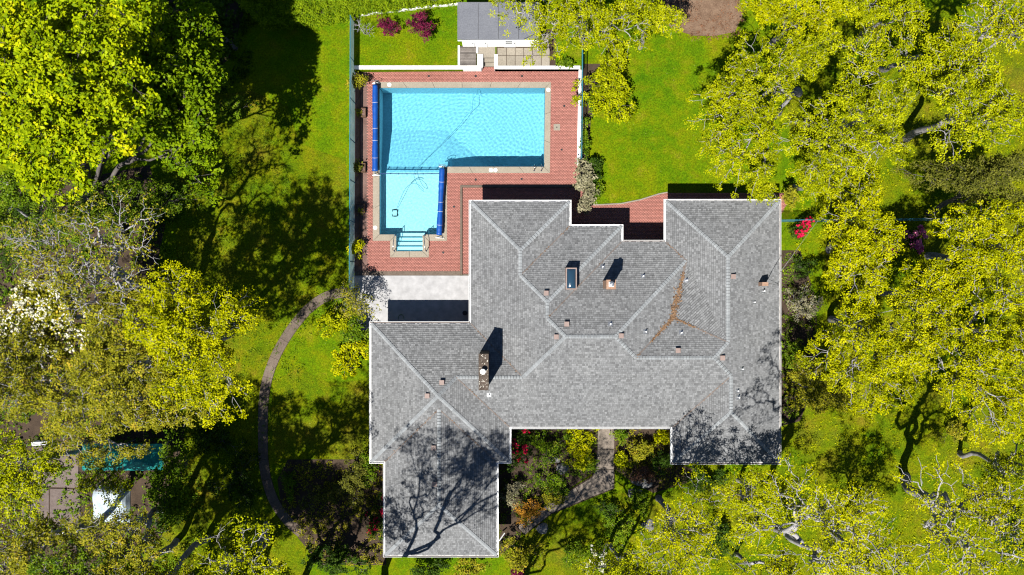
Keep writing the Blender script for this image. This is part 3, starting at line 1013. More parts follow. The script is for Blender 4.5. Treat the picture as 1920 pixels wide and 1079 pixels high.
def cap_run(a, b, wide=.125):
    """hip or ridge cap: lapped bent shingles"""
    d = (b - a); ln = d.length; d = d.normalized()
    s = d.cross(Vector((0, 0, 1))).normalized()
    upv = s.cross(d).normalized()
    if upv.z < 0: upv = -upv
    dz = abs(d.z) / max(1e-6, math.hypot(d.x, d.y))
    # side fall of the two slopes next to the line
    fall = PITCH * (0.7071 if dz > 0.05 else 1.0) * wide
    m = MB()
    n = max(2, int(ln / .21))
    st = ln / n
    rnd = random.Random(int(ln * 1000))
    for i in range(n):
        p0, p1 = a + d * (i * st + .022), a + d * ((i + 1) * st)
        h0, h1 = .070, .030
        c = [p0 + upv * h0, p1 + upv * h1]
        l = [p0 - s * wide + upv * (h0 - fall), p1 - s * wide + upv * (h1 - fall)]
        r = [p0 + s * wide + upv * (h0 - fall), p1 + s * wide + upv * (h1 - fall)]
        t = min(1, max(0, rnd.gauss(.55, .25)))
        m.poly([l[0], c[0], c[1], l[1]][::-1] if True else [], t)
        m.poly([c[0], r[0], r[1], c[1]][::-1], t)
        lo = Vector((0, 0, -.035))
        m.poly([l[0] + lo, c[0] + lo, c[0], l[0]], t * .3); m.poly([c[0] + lo, r[0] + lo, r[0], c[0]], t * .3)
        m.poly([l[0] + lo, l[0], l[1], l[1] + lo], t); m.poly([r[0], r[0] + lo, r[1] + lo, r[1]], t)
    o = m.build('ridge_cap', M['cap'], house)
    o['kind'] = 'stuff'


HIPS = [(A_, P1), (B_, P1), (P1, R2), (R2, R3), (D_, R3), (R3, R4), (R4, R5), (R5, R7), (V1, R7), (R7, R8), (R8, R9), (R10, R9), (R6, R5), (R9, R12), (R12, R13), (I_, R13), (J_, R13),
        (G_, R11), (H_, R11), (R11, R10), (R6, R14), (R15, R14), (Q_, R15), (N_, R15), (M_, R15), (R16, R17), (T_, R17), (U_, R17)]
for a, b in HIPS: cap_run(a, b)
VALS = [(C_, R2), (E_, R4), (F_, V1), (V1, V2), (V2, R8), (V2, R10), (C1, R6), (K_, R12), (L_, R14), (Ng, R16), (Mg, R16)]
for i, (a, b) in enumerate(VALS):
    d = (b - a).normalized(); s = d.cross(Vector((0, 0, 1))).normalized() * (.040 if i not in (3,) else .08)
    z = Vector((0, 0, .045))
    MB().poly([a - s + z, b - s + z, b + s + z, a + s + z][::-1]).build('valley_flashing', M['valley'], house)

# gutters along the eaves: a white open channel, filled with dry leaves on some runs
EAVES = [(A_, C1), (B_, A_), (C_, B_), (D_, C_), (E_, D_), (F_, E_), (G_, F_), (H_, G_), (I_, H_), (J_, I_), (K_, J_), (L_, K_), (M_, L_), (Mg, M_), (U_, Mg), (T_, U_), (Ng, T_), (N_, Ng), (Q_, N_), (C1, Q_)]
CEN = Vector((XE(1075), YE(650)))
outline = [A_, B_, C_, D_, E_, F_, G_, H_, I_, J_, K_, L_, M_, Mg, U_, T_, Ng, N_, Q_, C1]
for i in range(len(outline)):
    a, b, p_, q_ = outline[i], outline[(i + 1) % len(outline)], outline[i - 1], outline[(i + 2) % len(outline)]
    d = (b - a).normalized(); nrm = Vector((-d.y, d.x, 0))            # outline is clockwise: outward is on the left
    wd = .14
    turn = lambda u, v: u.x * v.y - u.y * v.x
    ea = wd if turn((a - p_).normalized(), d) < 0 else -wd
    eb = wd if turn(d, (q_ - b).normalized()) < 0 else -wd
    a2, b2 = a - d * ea, b + d * eb
    m = MB()
    def strip(o0, o1, z0, z1):
        m.prism([tuple((a - d * ea * (o0 / wd) + nrm * o0).xy), tuple((b + d * eb * (o0 / wd) + nrm * o0).xy), tuple((b + d * eb * (o1 / wd) + nrm * o1).xy), tuple((a - d * ea * (o1 / wd) + nrm * o1).xy)], z0, z1)
    strip(.002, .022, ZE - .16, ZE - .012)
    strip(.022, .122, ZE - .16, ZE - .145)
    strip(.122, .14, ZE - .16, ZE + .0)
    m.build('gutter', M['white'], house)
    if i in (4, 7, 8, 14, 18):
        m = MB()
        strip(.024, .11, ZE - .144, ZE - .045)
        m.build('gutter_debris', M['valley'], house)
# soffit and walls
MB().prism([tuple(p.xy) for p in outline], ZE - .22, ZE - .165).build('soffit', M['white'], house)


def inset(poly, t):
    out = []
    n = len(poly)
    for i in range(n):
        a, b, c = poly[i - 1], poly[i], poly[(i + 1) % n]
        d1, d2 = (b - a).normalized(), (c - b).normalized()
        out.append((b.x + (d1.y + d2.y) * t, b.y - (d1.x + d2.x) * t))
    return out


WOUT = inset(outline, .6)
MB().prism(WOUT, -.1, ZE - .23).build('wall', M['stucco'], house)
# windows and patio doors on the walls
def wall_opening(i, t0, t1, z0, z1, name='window'):
    a, b = Vector((*WOUT[i], 0)), Vector((*WOUT[(i + 1) % len(WOUT)], 0))
    d = (b - a); nrm = Vector((-d.y, d.x, 0)).normalized()
    p, q = a + d * t0, a + d * t1
    f = MB().prism([tuple((p + nrm * .003).xy), tuple((q + nrm * .003).xy), tuple((q + nrm * .05).xy), tuple((p + nrm * .05).xy)], z0, z1).build(name, M['white'], house)
    e = (q - p).normalized() * .07
    MB().prism([tuple((p + e + nrm * .052).xy), tuple((q - e + nrm * .052).xy), tuple((q - e + nrm * .06).xy), tuple((p + e + nrm * .06).xy)], z0 + .07, z1 - .07).build('pane', M['glass'], f)


for i, t0, t1, z0, z1, nm in ((0, .1, .45, .9, 2.2, 'window'), (0, .55, .9, .1, 2.2, 'patio_door'), (2, .2, .8, .9, 2.2, 'window'), (4, .1, .9, .1, 2.2, 'patio_door'), (6, .2, .7, .9, 2.2, 'window'),
                          (7, .1, .2, .9, 2.2, 'window'), (7, .4, .55, .9, 2.2, 'window'), (7, .75, .9, .9, 2.2, 'window'), (10, .1, .3, .9, 2.2, 'window'), (10, .42, .5, .1, 2.2, 'front_door'), (10, .6, .85, .9, 2.2, 'window'),
                          (18, .2, .5, .1, 2.2, 'patio_door'), (19, .15, .35, .9, 2.2, 'window'), (19, .6, .85, .1, 2.2, 'patio_door'), (17, .3, .6, .9, 2.2, 'window')):
    wall_opening(i, t0, t1, z0, z1, nm)


def roof_z(x, y):
    """height of the roof at a plan position"""
    for key, pts in FACES:
        if in_poly(x, y, [tuple(p.xy) for p in pts]):
            if key == 'cr':
                n = (pts[1] - pts[0]).cross(pts[2] - pts[0])
                return pts[0].z - (n.x * (x - pts[0].x) + n.y * (y - pts[0].y)) / n.z
            a, b, c = PL[key]
            return ZE + PITCH * (a * x + b * y + c)
    return ZE


def on_roof(px, py, h=0.0):
    z = 4.2
    for _ in range(6):
        p = W(px, py, z + h)
        z = roof_z(p.x, p.y)
    return Vector((p.x, p.y, z))


# attic vents: brown hoods
for px, py in ((1024, 550), (1062.5, 608), (1043, 632), (1164.5, 630), (828.5, 717.5), (801, 742.5), (1374.5, 519), (1271, 657.5), (1354.5, 671.5), (813, 840), (815, 908), (1325, 870)):
    if (px, py) == (1325, 870): continue
    p = on_roof(px, py, .1)
    e = .125
    vt = MB()
    vt.box(p.x - e, p.x + e, p.y - e, p.y + e, p.z - .15, p.z + .16)
    o = vt.build('attic_vent', M['ventbrown'], house)
    MB().box(p.x - e - .04, p.x + e + .04, p.y - e - .04, p.y + e + .04, p.z + .161, p.z + .20).build('vent_hood', M['ventbrown'], o)
# plumbing stacks with pale flashings
for px, py, h in ((1130, 500.5, .35), (1205.5, 518, .32), (1144.5, 607.5, .25), (1210, 622, .38), (1277, 624, .28), (1286, 526, .35), (1383, 733, .25), (1391, 692, .3), (1384, 745, .35), (1431, 546, .35), (1414, 567, .2), (917, 741, .25)):
    p = on_roof(px, py)
    o = MB().tube([(p.x, p.y, p.z - .1), (p.x, p.y, p.z + h)], .045, 10).build('vent_pipe', M['white'], house)
    fl = MB()
    k, nn = .15, roof_z
    fl.poly([(p.x + sx * k, p.y + sy * k, roof_z(p.x + sx * k, p.y + sy * k) + .03) for sx, sy in ((-1, -1), (1, -1), (1, 1), (-1, 1))])
    fl.build('flashing', M['metal'], o)

# skylight
p = on_roof(1070.5, 523, .25)
x0, x1, y0, y1 = p.x - .38, p.x + .38, p.y - .75, p.y + .75
zt = p.z + .62
skf = MB()
for e in ((x0, x1, y0, y0 + .08), (x0, x1, y1 - .08, y1), (x0, x0 + .08, y0 + .081, y1 - .081), (x1 - .08, x1, y0 + .081, y1 - .081)):
    skf.box(*e, p.z - .3, zt)
sky_o = skf.build('skylight', M['ventbrown'], house)
dome = MB()
nu, nv = 9, 13
gv = [[Vector((x0 + .08 + (x1 - x0 - .16) * i / (nu - 1), y0 + .08 + (y1 - y0 - .16) * j / (nv - 1), zt - .04 + .16 * (math.sin(math.pi * i / (nu - 1)) * math.sin(math.pi * j / (nv - 1))) ** .5)) for j in range(nv)] for i in range(nu)]
for i in range(nu - 1):
    for j in range(nv - 1):
        dome.poly([gv[i][j], gv[i + 1][j], gv[i + 1][j + 1], gv[i][j + 1]])
dm, _N, _L, _B = new_mat('skylight_dome')
_B.inputs['Base Color'].default_value = (0.012, 0.03, 0.05, 1); _B.inputs['Roughness'].default_value = .12
dob = dome.build('dome', dm, sky_o, smooth=True)

# big stone chimney
p = on_roof(907, 697, 1.4)
cx, cy = W(907, 697, 5.6 + .9).xy
ch = MB().box(cx - .30, cx + .30, cy - 1.18, cy + 1.18, 3.4, 6.75).build('chimney', M['chimney'], house)
MB().box(cx - .33, cx + .33, cy - 1.21, cy + 1.21, 6.75, 6.86).build('chimney_cap', M['chimney'], ch)
pm = MB(); rr = random.Random(4)
for _ in range(45):
    a, b, s = cx + rr.uniform(-.3, .3), cy + rr.uniform(-1.18, 1.18), rr.uniform(.02, .045)
    pm.disc((a, b), s, 6.861, 6.861 + s * .8, 6)
po = pm.build('cap_pebbles', M['pebble'], ch); po['kind'] = 'stuff'
fy = cy + .12
flue = MB()
flue.tube([(cx - .03, fy - .05, 6.86), (cx - .03, fy - .05, 7.2)], .13, 16)
flue.build('flue', M['metal'], ch, smooth=False)
MB().tube([(cx - .03, fy - .05, 7.24), (cx - .03, fy - .05, 7.28)], [.19, .16], 16).build('flue_cowl', M['white'], ch)
# small brick chimney
cx, cy = W(1145, 534, 6.2).xy
c2 = MB().box(cx - .28, cx + .28, cy - .28, cy + .28, 3.8, 6.35).build('chimney', M['redbrick'], house)
MB().box(cx - .32, cx + .32, cy - .32, cy + .32, 6.35, 6.45).build('chimney_cap', M['redbrick'], c2)
MB().box(cx - .16, cx + .16, cy - .14, cy + .18, 6.451, 6.53).build('flue_collar', M['white'], c2)
MB().tube([(cx, cy + .04, 6.5), (cx, cy + .04, 6.8)], .10, 12).build('flue', M['metal'], c2)
MB().tube([(cx, cy + .04, 6.84), (cx, cy + .04, 6.90)], [.17, .06], 12).build('flue_cowl', M['metal'], c2)
# low brick stack with service mast on the east slope
p = on_roof(1434, 533, .8)
c3 = MB().box(p.x - .22, p.x + .20, p.y - .13, p.y + .13, p.z - .3, p.z + .95).build('brick_stack', M['redbrick'], house)
MB().tube([(p.x + .3, p.y, p.z - .2), (p.x + .3, p.y, p.z + 1.5)], .03, 8).build('service_mast', M['metal'], house)
MB().tube([(p.x + .3, p.y, p.z + .6), (xE_ - .1, p.y, roof_z(xE_ - .1, p.y) + .05)], .012, 6).build('mast_stay', M['darkmetal'], house)
for k in range(2):
    q0 = Vector((p.x + .3, p.y + .05 * k, p.z + 1.45))
    q1 = W(1790 + 4 * k, 90, 9.5)
    cb = MB().tube([q0 + (q1 - q0) * t + Vector((0, 0, -.9 * math.sin(math.pi * t))) for t in np.linspace(0, 1, 20)], .010, 5).build('service_cable', M['rock'])
    tag(cb, ('pale overhead service cable running from roof mast to the oaks, upper strand', 'pale overhead service cable running from roof mast to the oaks, lower strand')[k], 'cable', 'overhead service cables')

# dry leaves gathered in the cricket valley
def leaf_litter(name, parent, segs, n, spread, lift=.05, size=.07):
    rr = np.random.default_rng(9)
    vs, qs, ts = [], [], []
    for _ in range(n):
        a, b, w = segs[rr.integers(len(segs))]
        t = rr.random()
        p = a + (b - a) * t
        x, y = p.x + rr.normal(0, w), p.y + rr.normal(0, w)
        z = max(roof_z(x, y), p.z) + lift + rr.random() * .03
        s = size * rr.uniform(.5, 1.2); an = rr.uniform(0, 6.28)
        c, d = math.cos(an) * s, math.sin(an) * s
        k = len(vs)
        vs += [(x + c, y + d, z + rr.normal(0, .015)), (x - d * .6, y + c * .6, z), (x - c, y - d, z + rr.normal(0, .015)), (x + d * .6, y - c * .6, z)]
        qs.append((k, k + 1, k + 2, k + 3)); ts.append(rr.random())
    o = link(name, np_mesh(name, np.array(vs), np.array(qs), ts), M['debris'], parent)
    o['kind'] = 'stuff'


m_ = V1 + (V2 - V1) * .5
seg = [(V2, m_, .15), (V2, m_, .11), (V2, m_, .08), (V2, m_, .15), (V1 + (V2 - V1) * .5, V1 + (V2 - V1) * .2, .06), (V2, V2 + (R8 - V2) * .35, .08), (V2, V2 + (R8 - V2) * .6, .04), (V2, V2 + (R10 - V2) * .4, .03)]
leaf_litter('dry_leaves', house, seg, 650, .1)
seg = [(a, b, .045) for a, b in VALS]
leaf_litter('dry_leaves', house, seg, 260, .1, .05, .05)

# ------------------------------------------------------------------ paths, fences, small garden things
def path_slabs(name, label_kind, centre, width, joints, mat, th=.06):
    """concrete path poured in bays: each bay a piece"""
    pts = [Vector(P2(*p)) for p in centre]
    fine = []
    for i in range(len(pts) - 1):
        p0, p1, p2, p3 = pts[max(i - 1, 0)], pts[i], pts[i + 1], pts[min(i + 2, len(pts) - 1)]
        for t in np.linspace(0, 1, 5, endpoint=False):
            fine.append(0.5 * ((2 * p1) + (p2 - p0) * t + (2 * p0 - 5 * p1 + 4 * p2 - p3) * t * t + (3 * p1 - p0 - 3 * p2 + p3) * t ** 3))
    fine.append(pts[-1])
    par = MB()
    L, R = [], []
    for i, p in enumerate(fine):
        d = (fine[min(i + 1, len(fine) - 1)] - fine[max(i - 1, 0)]).normalized()
        n = Vector((-d.y, d.x)) * width / 2
        L.append(p + n); R.append(p - n)
    for i in range(len(fine) - 1):
        par.poly([(*R[i], -.008), (*R[i + 1], -.008), (*L[i + 1], -.008), (*L[i], -.008)])
    o = tag(par.build(name, M['soil']), kind='structure')
    step = max(1, (len(fine) - 1) // joints)
    i = 0
    while i < len(fine) - 1:
        j = min(i + step, len(fine) - 1)
        m = MB()
        ring = [tuple(R[k] - (R[k] - L[k]) * .03) for k in range(i, j + 1)] + [tuple(L[k] + (R[k] - L[k]) * .03) for k in range(j, i - 1, -1)]
        d = (fine[i + 1] - fine[i]).normalized() * .018
        ring[0] = tuple(Vector(ring[0]) + d); ring[-1] = tuple(Vector(ring[-1]) + d)
        m.prism(ring, -.1, .03 + random.uniform(0, .012), random.random())
        m.build('slab', mat, o)
        i = j
    return o


path_slabs('garden_path', '', [(652, 549), (630, 551), (605, 560), (580, 578), (555, 606), (533, 638), (515, 672), (502, 708), (495, 745), (493, 785), (493, 825), (494, 862), (500, 900), (514, 940), (538, 975), (565, 1000)], .76, 13, M['oldconcrete'])
sp2 = tag(MB().prism([P2(1119, 796), P2(1154, 796), P2(1152, 917), P2(1033, 965), P2(984, 1004), P2(968, 988), P2(1035, 938), P2(1110, 893), P2(1118, 868)], -.1, -.001).build('front_path', M['soil']), kind='structure')
for q in ([(1121, 800), (1152, 800), (1151.5, 842), (1120.5, 842)], [(1120.5, 843), (1151.5, 843), (1151, 880), (1116, 880)], [(1115.5, 881), (1151, 881), (1150.5, 915.5), (1094, 937.5), (1080, 914), (1111, 895)],
          [(1079, 914.6), (1093, 938), (1034, 962), (1016, 952.5), (1037, 940.5)], [(1015, 953.3), (1033, 962.8), (984, 1002), (970, 988)]):
    MB().prism([P2(*p) for p in q], -.1, .03 + random.uniform(0, .01), random.random()).build('slab', M['pathstone'], sp2)


def mesh_fence(name, label, a, b, h, step=3.0, cloth='cloth', rail='railblue', mat_post='metal', group='mesh fences'):
    A, B = Vector((*P2(*a), 0)), Vector((*P2(*b), 0))
    o = empty(name, A)
    tag(o, label, 'fence', group)
    d = (B - A); ln = d.length; d = d.normalized()
    n = max(2, round(ln / step))
    nr = Vector((-d.y, d.x, 0))
    for i in range(n + 1):
        p = A + d * (ln * i / n)
        MB().tube([(p.x, p.y, -.1), (p.x, p.y, h + .06)], .032, 8).build('post', M[rail], o)
    MB().tube([A + Vector((0, 0, h)), B + Vector((0, 0, h))], .028, 6).build('top_rail', M[rail], o)
    MB().tube([A + Vector((0, 0, .08)), B + Vector((0, 0, .08))], .015, 6).build('tension_wire', M[rail], o)
    for i in range(n):
        p, q = A + d * (ln * i / n + .035), A + d * (ln * (i + 1) / n - .035)
        m = MB()
        s = nr * .006
        m.prism([tuple((p - s).xy), tuple((q - s).xy), tuple((q + s).xy), tuple((p + s).xy)], .05, h - .03)
        m.build('mesh_panel', M[cloth], o)
    return o


def open_mesh():
    m, N, L, B = new_mat('chain_link_mesh')
    B.inputs['Base Color'].default_value = (0.05, 0.16, 0.18, 1)
    t = N.new('ShaderNodeBsdfTransparent')
    mx = N.new('ShaderNodeMixShader'); mx.inputs[0].default_value = .72
    L.new(B.outputs[0], mx.inputs[1]); L.new(t.outputs[0], mx.inputs[2])
    L.new(mx.outputs[0], N['Material Output'].inputs['Surface'])
    return m


M['openmesh'] = open_mesh()
mesh_fence('mesh_fence', 'long green mesh fence between side lawn and pool', (666.5, 46), (664.5, 566), 1.9)
mesh_fence('mesh_fence', 'thin teal chain link fence along east wall of pool deck', (1089, 95), (1087, 302), 1.7, cloth='openmesh')
mesh_fence('mesh_fence', 'thin blue topped chain link fence crossing the lawn beneath the oaks', (1452, 416.5), (1842, 413), 1.6, cloth='openmesh')
# low white edging board in front of the hedge
eb = empty('garden_edging', (*P2(760, 30), UP))
tag(eb, 'low whitish edging wall between clipped hedge and upper lawn', 'edging')
ed = [(664, 33), (700, 26), (745, 22), (790, 16), (830, 12), (860, 9)]
for i in range(5):
    a, b = Vector(P2(*ed[i], UP)), Vector(P2(*ed[i + 1], UP))
    n = Vector((-(b - a).normalized().y, (b - a).normalized().x)) * .07
    MB().prism([tuple(a - n), tuple(b - n * 1), tuple(b + n), tuple(a + n)], UP - .1, UP + .3 + .02 * (i % 2)).build('edging_block', M['whitewall'], eb)

# square timber planters along the fence
def planter(label, px, py):
    c = W(px, py)
    o = empty('timber_planter', (c.x, c.y, 0))
    tag(o, label, 'planter', 'square planters along the fence')
    e, t, h = .34, .055, .34
    for x0, x1, y0, y1 in ((-e, e, -e, -e + t), (-e, e, e - t, e), (-e, -e + t, -e + t + .002, e - t - .002), (e - t, e, -e + t + .002, e - t - .002)):
        MB().box(c.x + x0, c.x + x1, c.y + y0, c.y + y1, -.05, h).build('board', M['woodbox'], o)
    MB().box(c.x - e + t + .002, c.x + e - t - .002, c.y - e + t + .002, c.y + e - t - .002, -.05, h - .14).build('earth', M['gravel'], o)


planter('square timber planter nearest the north end of fence', 678.5, 213)
planter('square timber planter holding a pale spiky plant', 678, 316)
planter('square timber planter with one tiny sprout, beside shallow end', 676.5, 391.5)
# low retaining board along the earth strip
x0, x1, y0, y1 = rect(674, 170, 675.2, 500)
tag(MB().box(x0, x1, y0, y1, -.1, .09).build('edging_board', M['woodbox']), 'narrow dark board running along the earth strip by fence', 'board')

# garden hose loop and the dark pot on the white patio, in shade
hs = [W(752 + 5.5 * math.cos(t), 599 - 9 * math.sin(t), .05) for t in np.linspace(0, math.pi, 14)]
tag(MB().tube(hs, .02, 6).build('garden_hose', plain('hose_green', (.12, .22, .05), .5)), 'loop of green garden hose on shaded white patio', 'hose')
c = W(872, 587)
pt = MB()
pt.tube([(c.x, c.y, .02), (c.x, c.y, .30), (c.x, c.y, .34)], [.12, .17, .18], 14)
tag(pt.build('plant_pot', M['darkmetal']), 'small dark pot standing on shaded patio by house corner', 'pot')

# rocks in the front garden
def rock(label, px, py, r, seed):
    rr = np.random.default_rng(seed)
    bm = bmesh.new()
    bmesh.ops.create_icosphere(bm, subdivisions=3, radius=1)
    ph = rr.uniform(0, 6, 9)
    c = W(px, py)
    for v in bm.verts:
        k = 1 + .22 * math.sin(2.3 * v.co.x + ph[0]) * math.sin(2.9 * v.co.y + ph[1]) + .14 * math.sin(5.1 * v.co.z + ph[2] + 3 * v.co.x) + .07 * math.sin(9 * v.co.y + ph[3])
        v.co = Vector((v.co.x * r * k * 1.25, v.co.y * r * k, max(-.1, v.co.z * r * .6 * k)))
        v.co += Vector((c.x, c.y, 0))
    me = bpy.data.meshes.new('rock'); bm.to_mesh(me); bm.free()
    o = link('garden_rock', me, M['rock'])
    tag(o, label, 'rock', 'rocks in the front garden')


for i, (px, py, r, lab) in enumerate([(1055, 878, .42, 'grey boulder in bed between house and front path'), (1040, 862, .3, 'small grey boulder beside the big one near front path'), (1196, 900, .45, 'dark grey boulder below the brown shrub east of front path'),
                                    (1213, 907, .38, 'pale boulder at the edge of sunk rockery'), (1190, 925, .4, 'boulder at lower end of the rockery'), (1206, 885, .3, 'small boulder at top of the rockery'),
                                    (1215, 985, .4, 'pale boulder under the twiggy oak below the house'), (1017, 991, .35, 'pale stone at the lower end of front path')]):
    rock(lab, px, py, r, 20 + i)
MBt = MB().tube([W(936, 1014, .9), W(946, 1000, .5)], .05, 8).build('white_post', M['white'])
tag(MBt, 'white post leaning beside the garage corner', 'post')

# ------------------------------------------------------------------ neighbour's yard, lower left
dv_ = tag(MB().prism([P2(40, 822), P2(160, 822), P2(165, 1010), P2(30, 1010)], -.1, -.004).build('driveway', M['soil']), kind='structure')
M['paving'] = mottled('brown_paving', (0.14, 0.105, 0.09), (0.24, 0.19, 0.165), .9, 12, .95, .4, .01, .15)
for q in ([(62, 832), (148, 826), (147, 915), (52, 912)], [(45, 914), (92, 916), (92, 1000), (38, 1000)], [(94, 916.5), (148.5, 918), (154, 1001), (94, 1001)]):
    MB().prism([P2(*p) for p in q], -.1, .03 + random.uniform(0, .01), random.random()).build('slab', M['paving'], dv_)


def picket(label, a, b):
    A, B = Vector((*P2(*a), 0)), Vector((*P2(*b), 0))
    o = empty('low_white_fence', A)
    tag(o, label, 'fence', 'low white fences in the neighbouring yard')
    d = B - A; nr = Vector((-d.y, d.x, 0)).normalized()
    for k in range(3):
        s = nr * (.10 * (k - 1))
        m = MB(); m.tube([A + s + Vector((0, 0, .8 + .02 * k)), B + s + Vector((0, 0, .8 + .02 * k))], .03, 6)
        m.build('rail', M['white'], o)
    for t in (0.03, .5, .97):
        p = A + d * t
        MB().box(p.x - .05, p.x + .05, p.y - .14, p.y + .14, -.05, .78).build('post', M['white'], o)


picket('low white rail fence at top of the brown driveway', (72, 829), (100, 827))
picket('low white rail fence at bottom of the brown driveway', (100, 995), (157, 993))
# teal canvas carport with a barrel roof
cp = empty('canvas_carport', W(255, 845))
tag(cp, 'teal canvas carport with arched roof under the trees', 'carport')
a, b = W(150, 884, 2.2), W(304, 834, 2.2)
for k in range(2):
    xa, xb = (a.x, (a.x + b.x) / 2 - .02) if k == 0 else ((a.x + b.x) / 2 + .02, b.x)
    mx_, my_ = (xa + xb) / 2, (a.y + b.y) / 2 + .1
    m = MB()
    n = 14
    H_f = lambda u, v: 1.95 + .95 * min(1, 1.15 * min(1 - abs(2 * u - 1), 1 - abs(2 * v - 1))) ** .85 - .03 * math.sin(9 * u + 5 * v + k)
    G3 = [[Vector((xa + (xb - xa) * i / n, a.y + (b.y - a.y) * j / n, H_f(i / n, j / n))) for j in range(n + 1)] for i in range(n + 1)]
    for i in range(n):
        for j in range(n):
            q = [G3[i][j], G3[i + 1][j], G3[i + 1][j + 1], G3[i][j + 1]]
            m.poly(q); m.poly([p - Vector((0, 0, .015)) for p in q][::-1])
    m.build('canvas_panel', M['teal'], cp)
for x in (a.x + .1, (a.x + b.x) / 2, b.x - .1):
    for y in (a.y + .06, b.y - .06):
        MB().tube([(x, y, -.05), (x, y, 1.95)], .035, 8).build('leg', M['metal'], cp)
m = MB().tube([W(309, 842, .9), W(310, 850, .9), W(309, 862, .9)], [.12, .3, .12], 12)
tag(m.build('storage_drum', plain('slate_blue', (.05, .09, .14), .5), smooth=True), 'slate blue rounded drum at end of teal carport', 'drum')
# pale tarp over a low stack
gx0, gx1, gy0, gy1 = rect(166, 985, 236, 916, .7)
nx = ny = 18
m = MB(); rr = np.random.default_rng(2); ph = rr.uniform(0, 6, 6)
hgt = lambda u, v: .75 * (1 - abs(2 * u - 1) ** 6) * (1 - abs(2 * v - 1) ** 6) + .06 * math.sin(7 * u + ph[0]) * math.sin(9 * v + ph[1]) + .04 * math.sin(17 * u + 11 * v + ph[2])
gr = [[Vector((gx0 + (gx1 - gx0) * i / nx, gy0 + (gy1 - gy0) * j / ny, max(.02, hgt(i / nx, j / ny)))) for j in range(ny + 1)] for i in range(nx + 1)]
for i in range(nx):
    for j in range(ny): m.poly([gr[i][j], gr[i + 1][j], gr[i + 1][j + 1], gr[i][j + 1]])
tag(m.build('tarpaulin', M['tarp'], smooth=True), 'crumpled pale blue tarpaulin over a low pile', 'tarpaulin')

# ------------------------------------------------------------------ vegetation
LEAF = {
    'maple': leaf_mat('maple_leaf', (0.100, 0.155, 0.0015), (0.290, 0.340, 0.002), .26, (0.40, 0.38, 0.004)),
    'mapleshade': leaf_mat('shaded_maple_leaf', (0.055, 0.11, 0.002), (0.16, 0.225, 0.003), .26),  # maple leaf again, shade put into its colour
    'lime': leaf_mat('oak_leaf_lime', (0.095, 0.122, 0.001), (0.325, 0.340, 0.002), .26, (0.38, 0.38, 0.008)),
    'yellow': leaf_mat('oak_leaf_yellow', (0.120, 0.140, 0.001), (0.365, 0.360, 0.001), .26, (0.42, 0.39, 0.006)),
    'olive': leaf_mat('oak_leaf_olive', (0.095, 0.100, 0.006), (0.250, 0.235, 0.012), .24, (0.34, 0.25, 0.02)),
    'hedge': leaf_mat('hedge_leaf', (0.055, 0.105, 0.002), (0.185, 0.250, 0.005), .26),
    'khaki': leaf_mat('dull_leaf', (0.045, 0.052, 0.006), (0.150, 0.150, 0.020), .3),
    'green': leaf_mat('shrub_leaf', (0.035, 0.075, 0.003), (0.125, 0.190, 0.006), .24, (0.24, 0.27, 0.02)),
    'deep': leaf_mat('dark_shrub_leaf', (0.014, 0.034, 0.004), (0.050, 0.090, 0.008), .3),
    'grey': leaf_mat('grey_green_leaf', (0.10, 0.095, 0.045), (0.27, 0.245, 0.15), .25),
    'plum': leaf_mat('plum_leaf', (0.040, 0.004, 0.014), (0.17, 0.016, 0.050), .3),
    'orange': leaf_mat('orange_leaf', (0.16, 0.075, 0.008), (0.40, 0.19, 0.022), .3),
    'white': leaf_mat('white_blossom', (0.36, 0.34, 0.22), (0.62, 0.60, 0.48), .3),
    'red': leaf_mat('red_blossom', (0.24, 0.004, 0.016), (0.50, 0.010, 0.055), .25),
    'pink': leaf_mat('pink_blossom', (0.38, 0.05, 0.16), (0.60, 0.17, 0.32), .25),
    'brownred': leaf_mat('brown_leaf', (0.08, 0.034, 0.018), (0.20, 0.10, 0.055), .25),
}


class Wood:
    def __init__(self):
        self.v, self.q, self.n = [], [], 0

    def limb(self, pts, radii, sides):
        pts = np.asarray(pts, float); m = len(pts)
        d = np.gradient(pts, axis=0)
        d /= np.linalg.norm(d, axis=1, keepdims=True) + 1e-9
        ref = np.array([0.31, 0.52, 0.79]) if abs(d[0, 2]) < .9 else np.array([1., 0, 0])
        a = np.cross(d, ref); a /= np.linalg.norm(a, axis=1, keepdims=True) + 1e-9
        b = np.cross(d, a)
        t = np.arange(sides) * 2 * math.pi / sides
        ring = pts[:, None, :] + np.asarray(radii)[:, None, None] * (a[:, None, :] * np.cos(t)[None, :, None] + b[:, None, :] * np.sin(t)[None, :, None])
        self.v.append(ring.reshape(-1, 3))
        i = np.arange(m - 1)[:, None] * sides; k = np.arange(sides)[None, :]; k2 = (k + 1) % sides
        self.q.append((np.stack([i + k, i + k2, i + sides + k2, i + sides + k], -1) + self.n).reshape(-1, 4))
        self.n += m * sides

    def build(self, name, mat, parent):
        me = np_mesh(name, np.concatenate(self.v), np.concatenate(self.q))
        me.shade_smooth()
        return link(name, me, mat, parent)


def crook(a, b, n, amt, rng):
    """smoothly bending line from a to b"""
    t = np.linspace(0, 1, n)[:, None]
    ln = np.linalg.norm(b - a)
    v = rng.normal(0, 1, (3, 3)) * amt * ln
    return a + (b - a) * t + v[0] * np.sin(math.pi * t) * 1.1 + v[1] * np.sin(2 * math.pi * t) * .6 + v[2] * np.sin(3 * math.pi * t) * .3


